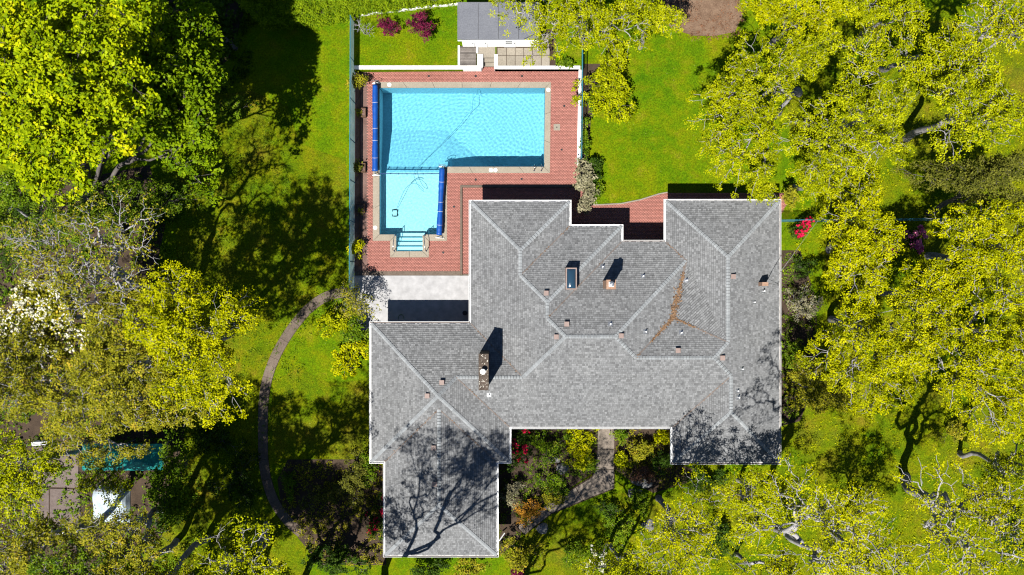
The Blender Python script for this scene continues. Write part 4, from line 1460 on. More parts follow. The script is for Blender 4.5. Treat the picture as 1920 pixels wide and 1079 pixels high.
def grow(wood, start, pts, rho, gn, rng, depth=0):
    n = len(pts)
    if n == 0: return
    if n <= 2 or depth > 9:
        for p in pts:
            ln = np.linalg.norm(p - start)
            if ln < 1e-3: continue
            wood.limb(crook(start, p, 3, gn * .7, rng), [rho * 1.15, rho, rho * .4], 3)
        return
    k = 3 if n > 14 else 2
    c = pts[rng.choice(n, k, replace=False)].copy()
    for _ in range(4):
        lab = np.argmin(((pts[:, None] - c[None]) ** 2).sum(-1), 1)
        for i in range(k):
            if (lab == i).any(): c[i] = pts[lab == i].mean(0)
    for i in range(k):
        g = pts[lab == i]
        if len(g) == 0: continue
        cen = g.mean(0)
        end = start + (cen - start) * rng.uniform(.42, .62)
        end[2] += .04 * np.linalg.norm(cen - start)
        r0 = rho * len(g) ** .43; r1 = rho * max(1, len(g)) ** .43 * .8
        m = 8 if r0 > .10 else (6 if r0 > .06 else (4 if r0 > .03 else 3))
        sides = 8 if r0 > .12 else (6 if r0 > .08 else (4 if r0 > .04 else 3))
        wood.limb(crook(start, end, m, gn, rng), np.linspace(r0, r1, m), sides)
        grow(wood, end, g, rho, gn, rng, depth + 1)


def leaves(name, centers, per, crad, size, mat, parent, rng, flat=.6, aspect=.62, up=.55, tintc=None):
    """kite-shaped leaves scattered in clumps round the twig ends"""
    nc = len(centers)
    cnt = np.maximum(1, rng.poisson(per, nc))
    ci = np.repeat(np.arange(nc), cnt)
    n = len(ci)
    off = rng.normal(0, 1, (n, 3))
    off /= np.linalg.norm(off, axis=1, keepdims=True) + 1e-9
    off *= (rng.random((n, 1)) ** .5) * crad * rng.uniform(.65, 1.25, nc)[ci][:, None]
    off[:, 2] *= flat
    p = centers[ci] + off
    nrm = rng.normal(0, 1, (n, 3)); nrm[:, 2] = np.abs(nrm[:, 2]) + up * 2
    nrm /= np.linalg.norm(nrm, axis=1, keepdims=True)
    t = rng.normal(0, 1, (n, 3)) + off / crad * .8
    t -= nrm * (t * nrm).sum(1, keepdims=True)
    t /= np.linalg.norm(t, axis=1, keepdims=True) + 1e-9
    b = np.cross(nrm, t)
    s = (size * rng.uniform(.6, 1.3, n))[:, None]
    bend = nrm * s * .18
    V = np.stack([p - t * s * .5, p + b * s * aspect * .5 + t * s * .05 + bend, p + t * s * .5, p - b * s * aspect * .5 + t * s * .05 + bend], 1).reshape(-1, 3)
    q = np.arange(n * 4).reshape(n, 4)
    base = rng.normal(.42, .22, nc)[ci] if tintc is None else tintc[ci]
    tint = np.clip(base + rng.normal(0, .17, n), 0, 1)
    return link(name, np_mesh(name, V, q, tint), M_LEAF(mat), parent)


M_LEAF = lambda k: LEAF[k]
NLEAF = [0]


def crown_points(c, r, n, rng, lobes, shell=.55, lobe_r=.42, droop=.0):
    """twig ends gathered in uneven lobes inside an ellipsoid"""
    L = []
    tries = 0
    while len(L) < lobes and tries < 4000:
        tries += 1
        u = rng.normal(0, 1, 3); u /= np.linalg.norm(u)
        if u[2] < -.35: continue
        q = u * rng.uniform(.35, .78)
        if all(np.linalg.norm(q - k[0]) > .28 for k in L) or tries > 2500:
            L.append((q, rng.uniform(.7, 1.25) * lobe_r))
    w = np.array([k[1] ** 2 for k in L]); w /= w.sum()
    idx = rng.choice(len(L), n, p=w)
    u = rng.normal(0, 1, (n, 3)); u /= np.linalg.norm(u, axis=1, keepdims=True)
    u[:, 2] = np.where(u[:, 2] < -.3, -u[:, 2], u[:, 2])
    rad = (shell + (1 - shell) * rng.random(n) ** .5)
    P = np.array([k[0] for k in L])[idx] + u * (rad * np.array([k[1] for k in L])[idx])[:, None]
    th = np.arctan2(P[:, 1], P[:, 0]); ph = rng.uniform(0, 6.28, 3)
    gm = 1 + .20 * np.sin(2 * th + ph[0]) + .16 * np.sin(3 * th + ph[1]) + .10 * np.sin(5 * th + ph[2])
    P[:, :2] *= gm[:, None]
    return np.asarray(c) + P * np.asarray(r)


OAK = 'oaks round the house'


def tree(name, label, cat, group, base, crown, n=220, per=34, crad=.55, size=.24, mat='lime', bark='bark', gn=.09, lobes=11, rho=.021, seed=0, fork=.42, lobe_r=.42, blossom=None, trunk_lean=None, up=.55, bare=0.0):
    """base: ground px; crown: (px, py as seen, centre height, radius px x, radius px y, half height m)"""
    rng = np.random.default_rng(seed * 7 + 3)
    cx, cy, zc, rx, ry, rz = crown
    if group == OAK:
        rx, ry, n, crad, size, bare, per = rx * 1.14, ry * 1.14, int(n * 1.55), crad * .68, size * .60, max(bare, .08), per * 1.42
        rho *= .76
        lobe_r *= .92
    k = GSD * (CAM_H - zc) / CAM_H
    c = np.array(W(cx, cy, zc)); r = np.array([rx * k, ry * k, rz])
    b = np.array(W(base[0], base[1], -.1)) if base else np.array([c[0] * 1.0, c[1] * 1.0, -.1])
    b[:2] = P2(*base) if base else b[:2]
    root = empty(name, (b[0], b[1], 0))
    tag(root, label, cat, group)
    pts = crown_points(c, r, n, rng, lobes, lobe_r=lobe_r)
    pts[:, 2] = np.maximum(pts[:, 2], .4)
    wood = Wood()
    f = b + (c - b) * fork
    f[2] = max(.3, (c[2] - r[2]) * .75) if c[2] > 3 else c[2] * .3
    if trunk_lean is not None: f[:2] = P2(*trunk_lean)
    r0 = rho * n ** .46 * .85
    tp = crook(b, f, 7, .035, rng)
    d_ = (tp[-1] - tp[-2]); d_ /= np.linalg.norm(d_) + 1e-9
    tp = np.concatenate([tp, [tp[-1] + d_ * r0 * .5, tp[-1] + d_ * r0 * .75]])
    rr = np.concatenate([np.linspace(r0 * 1.2, r0 * .8, 7), [r0 * .5, r0 * .03]]); rr[0] *= 1.15
    rr[1:7] *= rng.uniform(.96, 1.05, 6)
    wood.limb(tp, rr, 10)
    wood.build('trunk', M['bark' if bark == 'barkpale' else bark], root)
    wood = Wood()
    grow(wood, f, pts, rho, gn, rng)
    wood.build('branches', M[bark], root)
    keep = pts if bare <= 0 else pts[rng.random(len(pts)) > bare]
    if per > 0:
        o = leaves('crown', keep - np.array([0, 0, crad * .25]), per, crad, size, mat, root, rng, up=up)
        NLEAF[0] += len(o.data.polygons)
    if blossom:
        bm_, frac, bper, bsize = blossom
        top = pts[pts[:, 2] > np.quantile(pts[:, 2], .25)]
        top = top[rng.random(len(top)) < frac] + np.array([0, 0, crad * .35])
        o = leaves('blossom', top, bper, crad * .8, bsize, bm_, root, rng, up=1.0, aspect=.9)
        NLEAF[0] += len(o.data.polygons)
    return root


def shrub(name, label, px, py, rpx, h, mat='green', group='garden shrubs', cat='shrub', n=None, per=25, size=.13, seed=0, bark='barkdark', blossom=None, ry=None, crad=.28, up=.55, lobes=7, bare=0, rho=.010, gn=.08, z0=0.0):
    zc = h * .55 + z0
    base = W(px, py, zc)
    a = (rpx * (ry or rpx)) * GSD * GSD
    n = n or int(24 + a * 26)
    bp = (960 + base.x / GSD, 539.5 - base.y / GSD)
    return tree(name, label, cat, group, bp, (px, py, zc, rpx, ry or rpx, h * .5), n, per, crad, size, mat, bark, gn, lobes, rho, seed + 500, .3, .5, blossom, None, up, bare)


# --- north west: the two big maples
tree('maple_tree', 'huge bright green maple filling the top left corner', 'tree', 'maples by the side lawn', (165, 372), (110, 150, 14.0, 225, 222, 4.2), 1050, 40, .52, .25, 'maple', 'barkdark', .05, 34, .015, 1, .55, .32)
tree('maple_tree', 'maple with leaves coloured as shaded, between the huge maple and side lawn', 'tree', 'maples by the side lawn', (236, 445), (345, 150, 10.0, 100, 170, 3.4), 640, 40, .50, .24, 'mapleshade', 'barkdark', .05, 22, .016, 2, .5, .36, trunk_lean=(233, 380))
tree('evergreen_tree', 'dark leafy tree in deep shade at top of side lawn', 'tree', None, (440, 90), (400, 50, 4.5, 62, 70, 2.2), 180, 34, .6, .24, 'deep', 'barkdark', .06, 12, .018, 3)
# --- west woodland
tree('oak_tree', 'twiggy pale grey oak with few yellow leaves, left side', 'tree', OAK, (335, 560), (175, 480, 13.5, 165, 95, 3.2), 420, 5, .45, .22, 'olive', 'barkpale', .13, 15, .020, 4)
tree('oak_tree', 'yellow green oak leaning over the curved path', 'tree', OAK, (432, 625), (368, 632, 13.0, 122, 122, 3.6), 400, 34, .58, .22, 'yellow', 'barkpale', .10, 16, .019, 5)
tree('blossom_tree', 'tree covered in creamy white blossom at left edge', 'tree', None, (240, 575), (105, 595, 10.5, 95, 105, 2.8), 420, 18, .5, .2, 'olive', 'barkpale', .1, 12, .018, 6, blossom=('white', .5, 9, .14))
tree('oak_tree', 'sprawling olive oak above the teal carport', 'tree', OAK, (300, 720), (180, 745, 11.5, 185, 85, 2.6), 480, 26, .55, .21, 'olive', 'barkpale', .12, 16, .018, 7)
tree('oak_tree', 'pale lime oak at left edge beside brown driveway', 'tree', OAK, (160, 830), (40, 885, 10.0, 88, 105, 2.8), 230, 26, .55, .22, 'lime', 'barkpale', .12, 11, .019, 8)
tree('oak_tree', 'yellowish oak in the bottom left corner', 'tree', OAK, (200, 960), (70, 1025, 10.0, 110, 80, 2.8), 230, 20, .55, .22, 'olive', 'barkpale', .12, 11, .021, 9)
tree('oak_tree', 'thin twiggy oak below the pale tarpaulin', 'tree', OAK, (330, 930), (255, 1035, 12.0, 120, 75, 2.8), 280, 18, .5, .2, 'olive', 'barkpale', .12, 12, .020, 10)
tree('oak_tree', 'tall bare branched oak at bottom edge, left of curved path', 'tree', OAK, (500, 985), (375, 1105, 14.0, 135, 95, 3.4), 330, 16, .55, .22, 'lime', 'barkpale', .12, 14, .020, 11)
tree('oak_tree', 'bright yellow green tree in bottom left, beside the path end', 'tree', OAK, (505, 1010), (475, 1060, 5.5, 75, 60, 2.4), 200, 30, .5, .2, 'lime', 'barkpale', .1, 10, .016, 12)
tree('leafy_tree', 'narrow dark green tree at right end of teal carport', 'tree', None, (350, 860), (330, 905, 5.0, 38, 80, 2.4), 170, 30, .45, .18, 'green', 'barkdark', .07, 9, .016, 13)
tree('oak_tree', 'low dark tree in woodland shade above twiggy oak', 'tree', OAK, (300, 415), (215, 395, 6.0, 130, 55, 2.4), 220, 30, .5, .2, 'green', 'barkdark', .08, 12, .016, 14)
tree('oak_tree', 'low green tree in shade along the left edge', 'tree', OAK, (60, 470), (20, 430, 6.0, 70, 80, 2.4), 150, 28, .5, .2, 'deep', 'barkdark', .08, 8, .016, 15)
tree('oak_tree', 'dense oak crossing the bottom edge left of the bare branched one', 'tree', OAK, (390, 1010), (280, 1135, 12.5, 130, 70, 3.0), 300, 26, .55, .22, 'olive', 'barkpale', .12, 13, .019, 40)
tree('oak_tree', 'sparse little oak leafing over the pale tarpaulin', 'tree', OAK, (190, 905), (195, 915, 5.0, 60, 40, 1.2), 90, 16, .45, .2, 'lime', 'barkpale', .12, 7, .016, 41)
tree('oak_tree', 'dense olive green oak between blossom tree and yellow green oak', 'tree', OAK, (335, 680), (235, 660, 12.5, 105, 95, 3.0), 300, 30, .55, .22, 'olive', 'barkpale', .12, 13, .019, 43)
tree('oak_tree', 'dense oak in the lower left corner beyond driveway end', 'tree', OAK, (330, 1015), (165, 1105, 12.5, 125, 65, 3.0), 260, 26, .55, .22, 'green', 'barkpale', .12, 12, .019, 44)
tree('oak_tree', 'shaded oak against the left edge below the maple', 'tree', OAK, (120, 420), (30, 385, 10.0, 85, 60, 2.6), 200, 24, .5, .2, 'green', 'barkpale', .12, 9, .018, 45)
tree('oak_tree', 'twiggy oak at left edge above the driveway', 'tree', OAK, (170, 720), (40, 705, 12.0, 90, 80, 2.8), 240, 16, .5, .2, 'olive', 'barkpale', .13, 10, .02, 46)
tree('oak_tree', 'spreading oak mostly below the picture, far lower left', 'tree', OAK, (350, 1085), (190, 1205, 12.5, 130, 85, 3.0), 260, 30, .55, .22, 'lime', 'barkpale', .12, 13, .019, 53)
tree('oak_tree', 'spreading oak mostly below the picture, by the planting bed', 'tree', OAK, (470, 1095), (345, 1225, 12.5, 120, 85, 3.0), 260, 26, .55, .22, 'lime', 'barkpale', .12, 13, .019, 54)
tree('oak_tree', 'oak far below the picture at lower left, shading the path side', 'tree', OAK, (335, 1150), (160, 1290, 12.5, 145, 95, 3.0), 260, 30, .55, .22, 'lime', 'barkpale', .12, 13, .019, 57)
tree('oak_tree', 'sparse leafy oak bough hanging over the teal carport', 'tree', OAK, (215, 800), (225, 838, 6.0, 85, 26, 1.0), 90, 14, .45, .2, 'olive', 'barkpale', .12, 7, .017, 58)
# --- south, mostly outside the picture: their shadows fall on the roofs
tree('oak_tree', 'tall oak just below the picture, shading the garage roof', 'tree', OAK, (722, 1092), (712, 1226, 16.0, 185, 112, 4.2), 900, 9, .5, .2, 'olive', 'bark', .09, 24, .0125, 16, .10)
tree('oak_tree', 'slender oak just below the picture, shading the planting bed', 'tree', OAK, (560, 1110), (440, 1260, 13.0, 140, 90, 3.6), 320, 20, .55, .22, 'olive', 'bark', .11, 13, .020, 17)
tree('oak_tree', 'slim oak just below the picture, shading the front path', 'tree', OAK, (965, 1105), (985, 1250, 14.5, 110, 100, 4.0), 300, 5, .5, .2, 'olive', 'bark', .10, 13, .014, 42, .12)
tree('oak_tree', 'oak wholly below the picture, its shade crossing the rockery', 'tree', OAK, (1120, 1110), (1150, 1275, 15.0, 120, 90, 4.0), 260, 6, .5, .2, 'olive', 'bark', .10, 12, .016, 55, .12)
tree('oak_tree', 'oak wholly below the picture, its shade on lower front lawn', 'tree', OAK, (925, 1180), (930, 1400, 15.0, 140, 90, 4.0), 300, 12, .5, .2, 'olive', 'bark', .10, 12, .017, 56, .12)
# --- south east
tree('oak_tree', 'twiggy oak below the house near the rockery', 'tree', OAK, (1235, 935), (1268, 1005, 9.5, 118, 92, 2.6), 290, 13, .5, .19, 'yellow', 'barkpale', .12, 13, .019, 18)
tree('oak_tree', 'dense lime oak hugging the southeast corner of the house', 'tree', OAK, (1385, 900), (1420, 938, 6.5, 112, 72, 2.2), 230, 24, .5, .19, 'lime', 'barkpale', .11, 11, .018, 19)
tree('oak_tree', 'tall sparse oak with pale branches, bottom edge right of centre', 'tree', OAK, (1420, 985), (1540, 985, 15.0, 120, 125, 3.6), 310, 12, .5, .2, 'yellow', 'barkpale', .13, 13, .023, 20)
tree('oak_tree', 'leaning grey trunked oak in the bottom right corner', 'tree', OAK, (1698, 895), (1800, 985, 12.0, 150, 110, 3.2), 310, 14, .5, .2, 'yellow', 'barkpale', .13, 13, .027, 21, .7)
tree('oak_tree', 'yellow leaved oak along bottom edge, left of the leaning oak', 'tree', OAK, (1560, 1000), (1660, 1075, 9.0, 120, 70, 2.5), 230, 17, .5, .2, 'yellow', 'barkpale', .13, 11, .021, 22)
tree('oak_tree', 'sparse oak at right edge above the leaning trunk', 'tree', OAK, (1800, 850), (1905, 880, 10.0, 70, 75, 2.4), 150, 16, .5, .2, 'lime', 'barkpale', .13, 9, .02, 23)
tree('oak_tree', 'small oak on the bottom edge below the lime oak', 'tree', OAK, (1380, 1040), (1430, 1072, 6.0, 80, 40, 2), 140, 20, .45, .19, 'yellow', 'barkpale', .12, 9, .018, 24)
# --- east wood
tree('oak_tree', 'yellow oak nearest the east side of the house', 'tree', OAK, (1560, 600), (1640, 640, 9.5, 120, 112, 2.8), 400, 30, .52, .2, 'yellow', 'barkpale', .12, 17, .018, 25)
tree('oak_tree', 'broad yellow oak against the right edge', 'tree', OAK, (1720, 600), (1832, 655, 10.5, 130, 122, 2.8), 430, 28, .52, .2, 'yellow', 'barkpale', .12, 17, .019, 26)
tree('oak_tree', 'lime oak overhanging the blue topped fence', 'tree', OAK, (1555, 470), (1612, 442, 9.0, 82, 108, 2.6), 330, 30, .52, .2, 'yellow', 'barkpale', .12, 15, .018, 27)
tree('oak_tree', 'yellow oak by the fence at the right edge', 'tree', OAK, (1740, 480), (1862, 470, 10.0, 102, 84, 2.6), 330, 28, .52, .2, 'yellow', 'barkpale', .12, 14, .019, 28)
# --- north east
tree('oak_tree', 'spreading pale lime oak with thick bare limb over the lawn', 'tree', OAK, (1495, 170), (1405, 215, 8.0, 88, 145, 2.2), 400, 32, .5, .19, 'lime', 'barkpale', .12, 17, .018, 29, .35)
tree('oak_tree', 'lime oak behind the spreading one, deeper in the wood', 'tree', OAK, (1540, 260), (1600, 215, 10.5, 115, 120, 2.6), 390, 27, .52, .19, 'lime', 'barkpale', .13, 16, .019, 30)
tree('oak_tree', 'lime oak with crooked pale limb near the right edge', 'tree', OAK, (1700, 260), (1815, 205, 11.0, 118, 92, 2.6), 340, 26, .52, .2, 'lime', 'barkpale', .13, 14, .02, 31)
tree('oak_tree', 'bone white branched oak in the top right corner', 'tree', OAK, (1760, 170), (1865, 50, 12.5, 80, 78, 2.8), 250, 9, .45, .2, 'yellow', 'barkpale', .14, 11, .022, 32)
tree('oak_tree', 'yellow green oak along the top edge right of centre', 'tree', OAK, (1450, 80), (1480, 8, 8.5, 108, 48, 2.4), 240, 34, .52, .2, 'yellow', 'barkpale', .11, 13, .018, 33)
tree('oak_tree', 'yellow green oak on the top edge beside red blossom', 'tree', OAK, (1600, 90), (1655, 22, 9.0, 80, 55, 2.4), 220, 30, .52, .2, 'lime', 'barkpale', .11, 11, .018, 34)
tree('oak_tree', 'oak spreading its twigs over the shed roof', 'tree', OAK, (1095, 85), (1085, 50, 6.0, 140, 70, 2.0), 300, 24, .48, .19, 'lime', 'barkpale', .12, 15, .018, 35)
tree('oak_tree', 'lime oak in the gap between shed oak and mulch bed', 'tree', OAK, (1200, 90), (1215, 20, 5.5, 65, 45, 1.8), 160, 28, .48, .19, 'lime', 'barkpale', .1, 9, .017, 36)
tree('dull_oak_tree', 'dull khaki leaved tree in shade at right edge', 'tree', OAK, (1740, 400), (1835, 335, 8.5, 95, 52, 2.4), 260, 30, .5, .2, 'khaki', 'barkdark', .1, 12, .018, 37)
tree('oak_tree', 'pale lime oak above the house, beside the deep shade', 'tree', OAK, (1490, 350), (1545, 325, 7.0, 70, 55, 2.0), 190, 26, .48, .19, 'lime', 'barkpale', .11, 10, .017, 38)
tree('oak_tree', 'yellow green oak behind the pink flowering shrub', 'tree', OAK, (1640, 545), (1735, 560, 9.0, 75, 62, 2.2), 190, 28, .5, .2, 'yellow', 'barkpale', .12, 9, .018, 47)
tree('oak_tree', 'lime oak between top edge and the bone white branches', 'tree', OAK, (1650, 130), (1738, 118, 9.5, 80, 58, 2.4), 190, 26, .5, .2, 'lime', 'barkpale', .12, 9, .018, 48)
tree('oak_tree', 'lime oak above the lawn right of the mulch bed', 'tree', OAK, (1480, 110), (1520, 95, 7.5, 62, 48, 2.0), 150, 26, .5, .2, 'lime', 'barkpale', .12, 8, .017, 49)
tree('oak_tree', 'low olive oak along the east wall of house', 'tree', OAK, (1500, 700), (1535, 720, 5.0, 52, 60, 1.8), 150, 28, .5, .2, 'olive', 'barkpale', .12, 8, .016, 50)
tree('oak_tree', 'yellow oak at right edge over the clearing', 'tree', OAK, (1790, 720), (1895, 745, 9.0, 70, 55, 2.2), 150, 26, .5, .2, 'yellow', 'barkpale', .12, 8, .018, 51)
tree('oak_tree', 'olive oak on the bottom edge near white blossom bush', 'tree', OAK, (1140, 1020), (1180, 1068, 8.0, 85, 55, 2.2), 170, 22, .5, .2, 'lime', 'barkpale', .12, 9, .018, 52)
tree('young_oak_tree', 'young oak tip reaching over the north roof edge', 'tree', OAK, (1405, 330), (1408, 345, 4.6, 40, 32, 1.2), 70, 26, .42, .18, 'lime', 'barkpale', .1, 6, .014, 39)

# --- shrubs
S_ = 'garden shrubs'
shrub('plum_shrub', 'small purple leaved shrub on the upper lawn', 726, 46, 19, 1.5, 'plum', 'purple shrubs on the upper lawn', size=.11, seed=1, z0=UP)
shrub('plum_shrub', 'larger purple leaved shrub on the upper lawn', 793, 49, 29, 2.0, 'plum', 'purple shrubs on the upper lawn', size=.12, seed=2, z0=UP)
shrub('bare_shrub', 'bare whitish twiggy shrub at fence corner', 684, 57, 22, 1.6, 'grey', S_, per=0, n=110, bark='barkpale', seed=3, z0=UP, gn=.05, rho=.008)
shrub('round_bush', 'dark bush at fence beside top of blue reel', 674, 152, 18, 1.3, 'olive', S_, size=.12, seed=4)
shrub('round_bush', 'lime bush by fence next to the pool steps', 671, 466, 15, 1.2, 'yellow', S_, size=.12, seed=5)
shrub('spiky_plant', 'pale spiky plant in middle planter', 672, 313, 9, .8, 'khaki', S_, 'plant', n=22, per=12, size=.16, seed=6)
shrub('small_plant', 'weedy sprig in the north planter', 673, 212, 6, .55, 'olive', S_, 'plant', n=12, per=10, size=.10, seed=7)
shrub('small_plant', 'tiny sprout in the lower planter', 676, 395, 4, .45, 'lime', S_, 'plant', n=7, per=8, size=.08, seed=8)
shrub('bare_shrub', 'bare leafless shrub casting twiggy shade on white patio', 664, 570, 40, 3.8, 'olive', S_, per=6, n=260, bark='bark', seed=9, gn=.06, rho=.008, size=.12)
shrub('leafy_bush', 'loose lime bush between curved path and white patio', 632, 600, 36, 1.8, 'lime', S_, size=.15, seed=10)
shrub('leafy_bush', 'rounded yellow bush at west corner of house', 655, 672, 42, 1.7, 'yellow', S_, size=.16, seed=11, ry=36)
shrub('leafy_bush', 'dark bush against the house wall above the yellow one', 668, 630, 30, 1.9, 'green', S_, size=.15, seed=12)
shrub('laurel_hedge', 'big dense laurel between pool fence and lawn', 1142, 152, 54, 2.2, 'lime', S_, size=.15, seed=13, ry=72, crad=.34, per=36, lobes=12)
shrub('low_bush', 'low green bush beside east pool fence', 1108, 198, 18, 1.0, 'green', S_, size=.14, seed=14, ry=24)
shrub('low_bush', 'green creeper bush north of east white wall', 1060, 118, 24, .7, 'green', S_, size=.13, seed=15, ry=8, z0=UP)
shrub('climber', 'leafy climber on the lower half of east pool fence', 1096, 265, 7, 1.1, 'green', S_, 'plant', size=.13, seed=16, ry=42)
shrub('spiky_shrub', 'pale grey spiky shrub at the northeast corner of terrace', 1097, 340, 27, 1.8, 'grey', S_, size=.22, seed=17, ry=30, per=18, crad=.36)
shrub('pale_shrub', 'brownish pale shrub below the spiky grey one', 1097, 383, 22, 1.2, 'grey', S_, size=.12, seed=18, ry=13)
shrub('dark_shrub', 'dark green shrub behind the pale spiky one', 1112, 318, 18, 1.2, 'deep', S_, size=.16, seed=19, ry=26)
shrub('fern_bush', 'dark green bush beside lawn next to spiky shrub', 1120, 358, 12, .9, 'green', S_, size=.13, seed=20, ry=18)
shrub('rhododendron', 'red flowering shrub where fence meets the house', 1505, 430, 21, 1.3, 'deep', 'flowering shrubs', size=.13, seed=21, blossom=('red', .55, 10, .15))
shrub('rhododendron', 'pink flowering shrub beneath the lime oak', 1702, 448, 20, 3.2, 'deep', 'flowering shrubs', size=.15, seed=22, blossom=('pink', .85, 15, .19), ry=30)
shrub('rhododendron', 'small pink flowering shrub beside grey oak trunk', 1662, 466, 10, 3.0, 'deep', 'flowering shrubs', size=.13, seed=23, blossom=('pink', .8, 12, .15))
shrub('rhododendron', 'red flowering shrub at inner corner of front garden', 975, 845, 30, 1.7, 'deep', 'flowering shrubs', size=.14, seed=24, blossom=('red', .30, 9, .15), ry=38)
shrub('rhododendron', 'red flowering shrub against the garage wall', 708, 975, 22, 1.7, 'deep', 'flowering shrubs', size=.14, seed=25, blossom=('red', .4, 9, .15), ry=38)
shrub('rhododendron', 'small red flowering bush in the top oaks', 1675, 8, 9, 8.0, 'deep', 'flowering shrubs', size=.13, seed=26, blossom=('red', .9, 12, .16))
shrub('rhododendron', 'dark red bush at bottom edge below garage corner', 970, 1072, 14, 1.2, 'plum', 'flowering shrubs', size=.12, seed=27)
shrub('upright_bush', 'lime bush in front garden below the long eave', 1085, 828, 27, 1.4, 'yellow', S_, size=.15, seed=28)
shrub('upright_bush', 'green bush between red flowers and lime bush', 1030, 832, 34, 1.3, 'green', S_, size=.14, seed=29, ry=26)
shrub('upright_bush', 'olive bush beside boulder in front garden', 1085, 862, 26, 1.0, 'lime', S_, size=.14, seed=30, ry=18)
shrub('upright_bush', 'dark low bush above the lower front path', 1045, 905, 40, .9, 'green', S_, size=.13, seed=31, ry=24)
shrub('pale_shrub', 'pale variegated shrub beside garage corner', 962, 920, 22, 1.5, 'grey', S_, size=.11, seed=32, ry=34)
shrub('orange_shrub', 'copper orange shrub left of front path', 990, 956, 29, 1.4, 'orange', S_, size=.11, seed=33, ry=25)
shrub('leafy_bush', 'pale green bush below the copper shrub', 978, 1030, 42, 1.7, 'olive', S_, size=.14, seed=34, ry=40)
shrub('grey_green_shrub', 'blue green shrub just right of front path', 1160, 822, 14, 1.0, 'green', S_, size=.12, seed=35, ry=18)
shrub('leafy_bush', 'orange tinged bush right of front path', 1195, 842, 27, 1.3, 'olive', S_, size=.14, seed=36, ry=30)
shrub('leafy_bush', 'yellow bush at the inner corner by east wing', 1240, 818, 15, 1.2, 'yellow', S_, size=.14, seed=37)
shrub('leafy_bush', 'lime bush at lower right side of front path', 1168, 868, 22, 1.0, 'lime', S_, size=.14, seed=38, ry=15)
shrub('leafy_bush', 'dark green bush below the orange tinged one', 1240, 862, 24, 1.2, 'deep', S_, size=.15, seed=39)
shrub('brown_shrub', 'reddish brown low shrub at head of rockery', 1205, 890, 24, .9, 'brownred', S_, size=.12, seed=40, ry=12)
shrub('leafy_bush', 'green bush filling the gap below the rockery', 1200, 945, 28, 1.2, 'green', S_, size=.14, seed=41, ry=22)
shrub('blossom_bush', 'white blossoming bush on the bottom edge', 1118, 1050, 26, 1.9, 'green', 'flowering shrubs', size=.13, seed=42, blossom=('white', .6, 10, .15), ry=30)
shrub('leafy_bush', 'green bush under the twiggy oak, beside white blossom bush', 1165, 990, 34, 1.1, 'green', S_, size=.14, seed=43, ry=30)
shrub('dark_shrub', 'dark bush east of house beside the lawn strip', 1508, 503, 20, 1.2, 'deep', S_, size=.12, seed=44, ry=24)
shrub('twiggy_bush', 'pale brown twiggy bush along east wall of house', 1503, 575, 32, 1.6, 'grey', S_, size=.11, seed=45, ry=46, per=16, bark='barkpale')
shrub('leafy_bush', 'green bush along east wall below twiggy one', 1490, 665, 24, 1.3, 'green', S_, size=.14, seed=46, ry=38)
shrub('leafy_bush', 'olive bush along east wall near the lawn clearing', 1508, 735, 40, 1.4, 'olive', S_, size=.15, seed=47, ry=38)
shrub('orange_shrub', 'rusty bush in the clearing at right', 1790, 815, 26, 1.2, 'olive', S_, size=.13, seed=48, ry=22)
shrub('young_tree', 'young yellowish tree by the northeast roof corner', 1480, 370, 17, 2.2, 'olive', S_, size=.15, seed=49, ry=22)
shrub('leafy_bush', 'green ground bush at foot of curved path', 545, 905, 14, .6, 'green', S_, size=.12, seed=50, ry=30)
shrub('grey_green_shrub', 'grey green willowy shrub against west wall', 660, 900, 40, 2.0, 'khaki', S_, size=.12, seed=51, ry=48)
shrub('leafy_bush', 'green bush below the lawn by the garage', 690, 880, 20, 1.6, 'green', S_, size=.13, seed=52, ry=34)
shrub('leafy_bush', 'dark mass of bush at bottom edge left of garage', 620, 1050, 60, 2.0, 'deep', S_, size=.17, seed=53, ry=34)
shrub('leafy_bush', 'dark leafy bush below the garage roof edge', 800, 1068, 44, 1.6, 'deep', S_, size=.15, seed=54, ry=16)
shrub('leafy_bush', 'olive bush on bottom edge right of garage centre', 880, 1066, 38, 2.2, 'olive', S_, size=.15, seed=55, ry=16)
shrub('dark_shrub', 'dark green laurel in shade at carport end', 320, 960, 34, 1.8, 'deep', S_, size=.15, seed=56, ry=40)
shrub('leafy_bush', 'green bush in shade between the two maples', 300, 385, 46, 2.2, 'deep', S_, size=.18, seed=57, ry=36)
shrub('leafy_bush', 'shaded bush at the edge of the side lawn', 440, 205, 34, 1.4, 'green', S_, size=.15, seed=58, ry=26)


shrub('leafy_bush', 'green bush on the lower front lawn by bottom edge', 1070, 1040, 30, 1.0, 'green', S_, size=.13, seed=60, ry=24)
shrub('leafy_bush', 'dark bush below the front path bend', 1140, 955, 22, .9, 'deep', S_, size=.13, seed=61, ry=16)
shrub('dark_shrub', 'dark bush under the dense lime oak at house corner', 1330, 905, 40, 1.2, 'deep', S_, size=.14, seed=62, ry=26)
shrub('dark_shrub', 'dark bush in shade between twiggy oak and lime oak', 1345, 1010, 40, 1.3, 'deep', S_, size=.15, seed=63, ry=40)
shrub('dark_shrub', 'dark bush in the lower right corner', 1890, 1010, 40, 1.3, 'deep', S_, size=.15, seed=64, ry=50)
shrub('leafy_bush', 'low green bush beside the lower curve of the path', 450, 900, 44, 1.0, 'deep', S_, size=.14, seed=65, ry=50)
shrub('leafy_bush', 'low shaded bush left of the curved path', 410, 830, 40, 1.0, 'deep', S_, size=.14, seed=66, ry=40)
shrub('leafy_bush', 'green bush leaning over the left side of the front path', 1108, 868, 16, .9, 'green', S_, size=.12, seed=70, ry=20)
shrub('leafy_bush', 'olive bush crowding the lower end of front path', 1035, 932, 26, .8, 'olive', S_, size=.12, seed=71, ry=14)
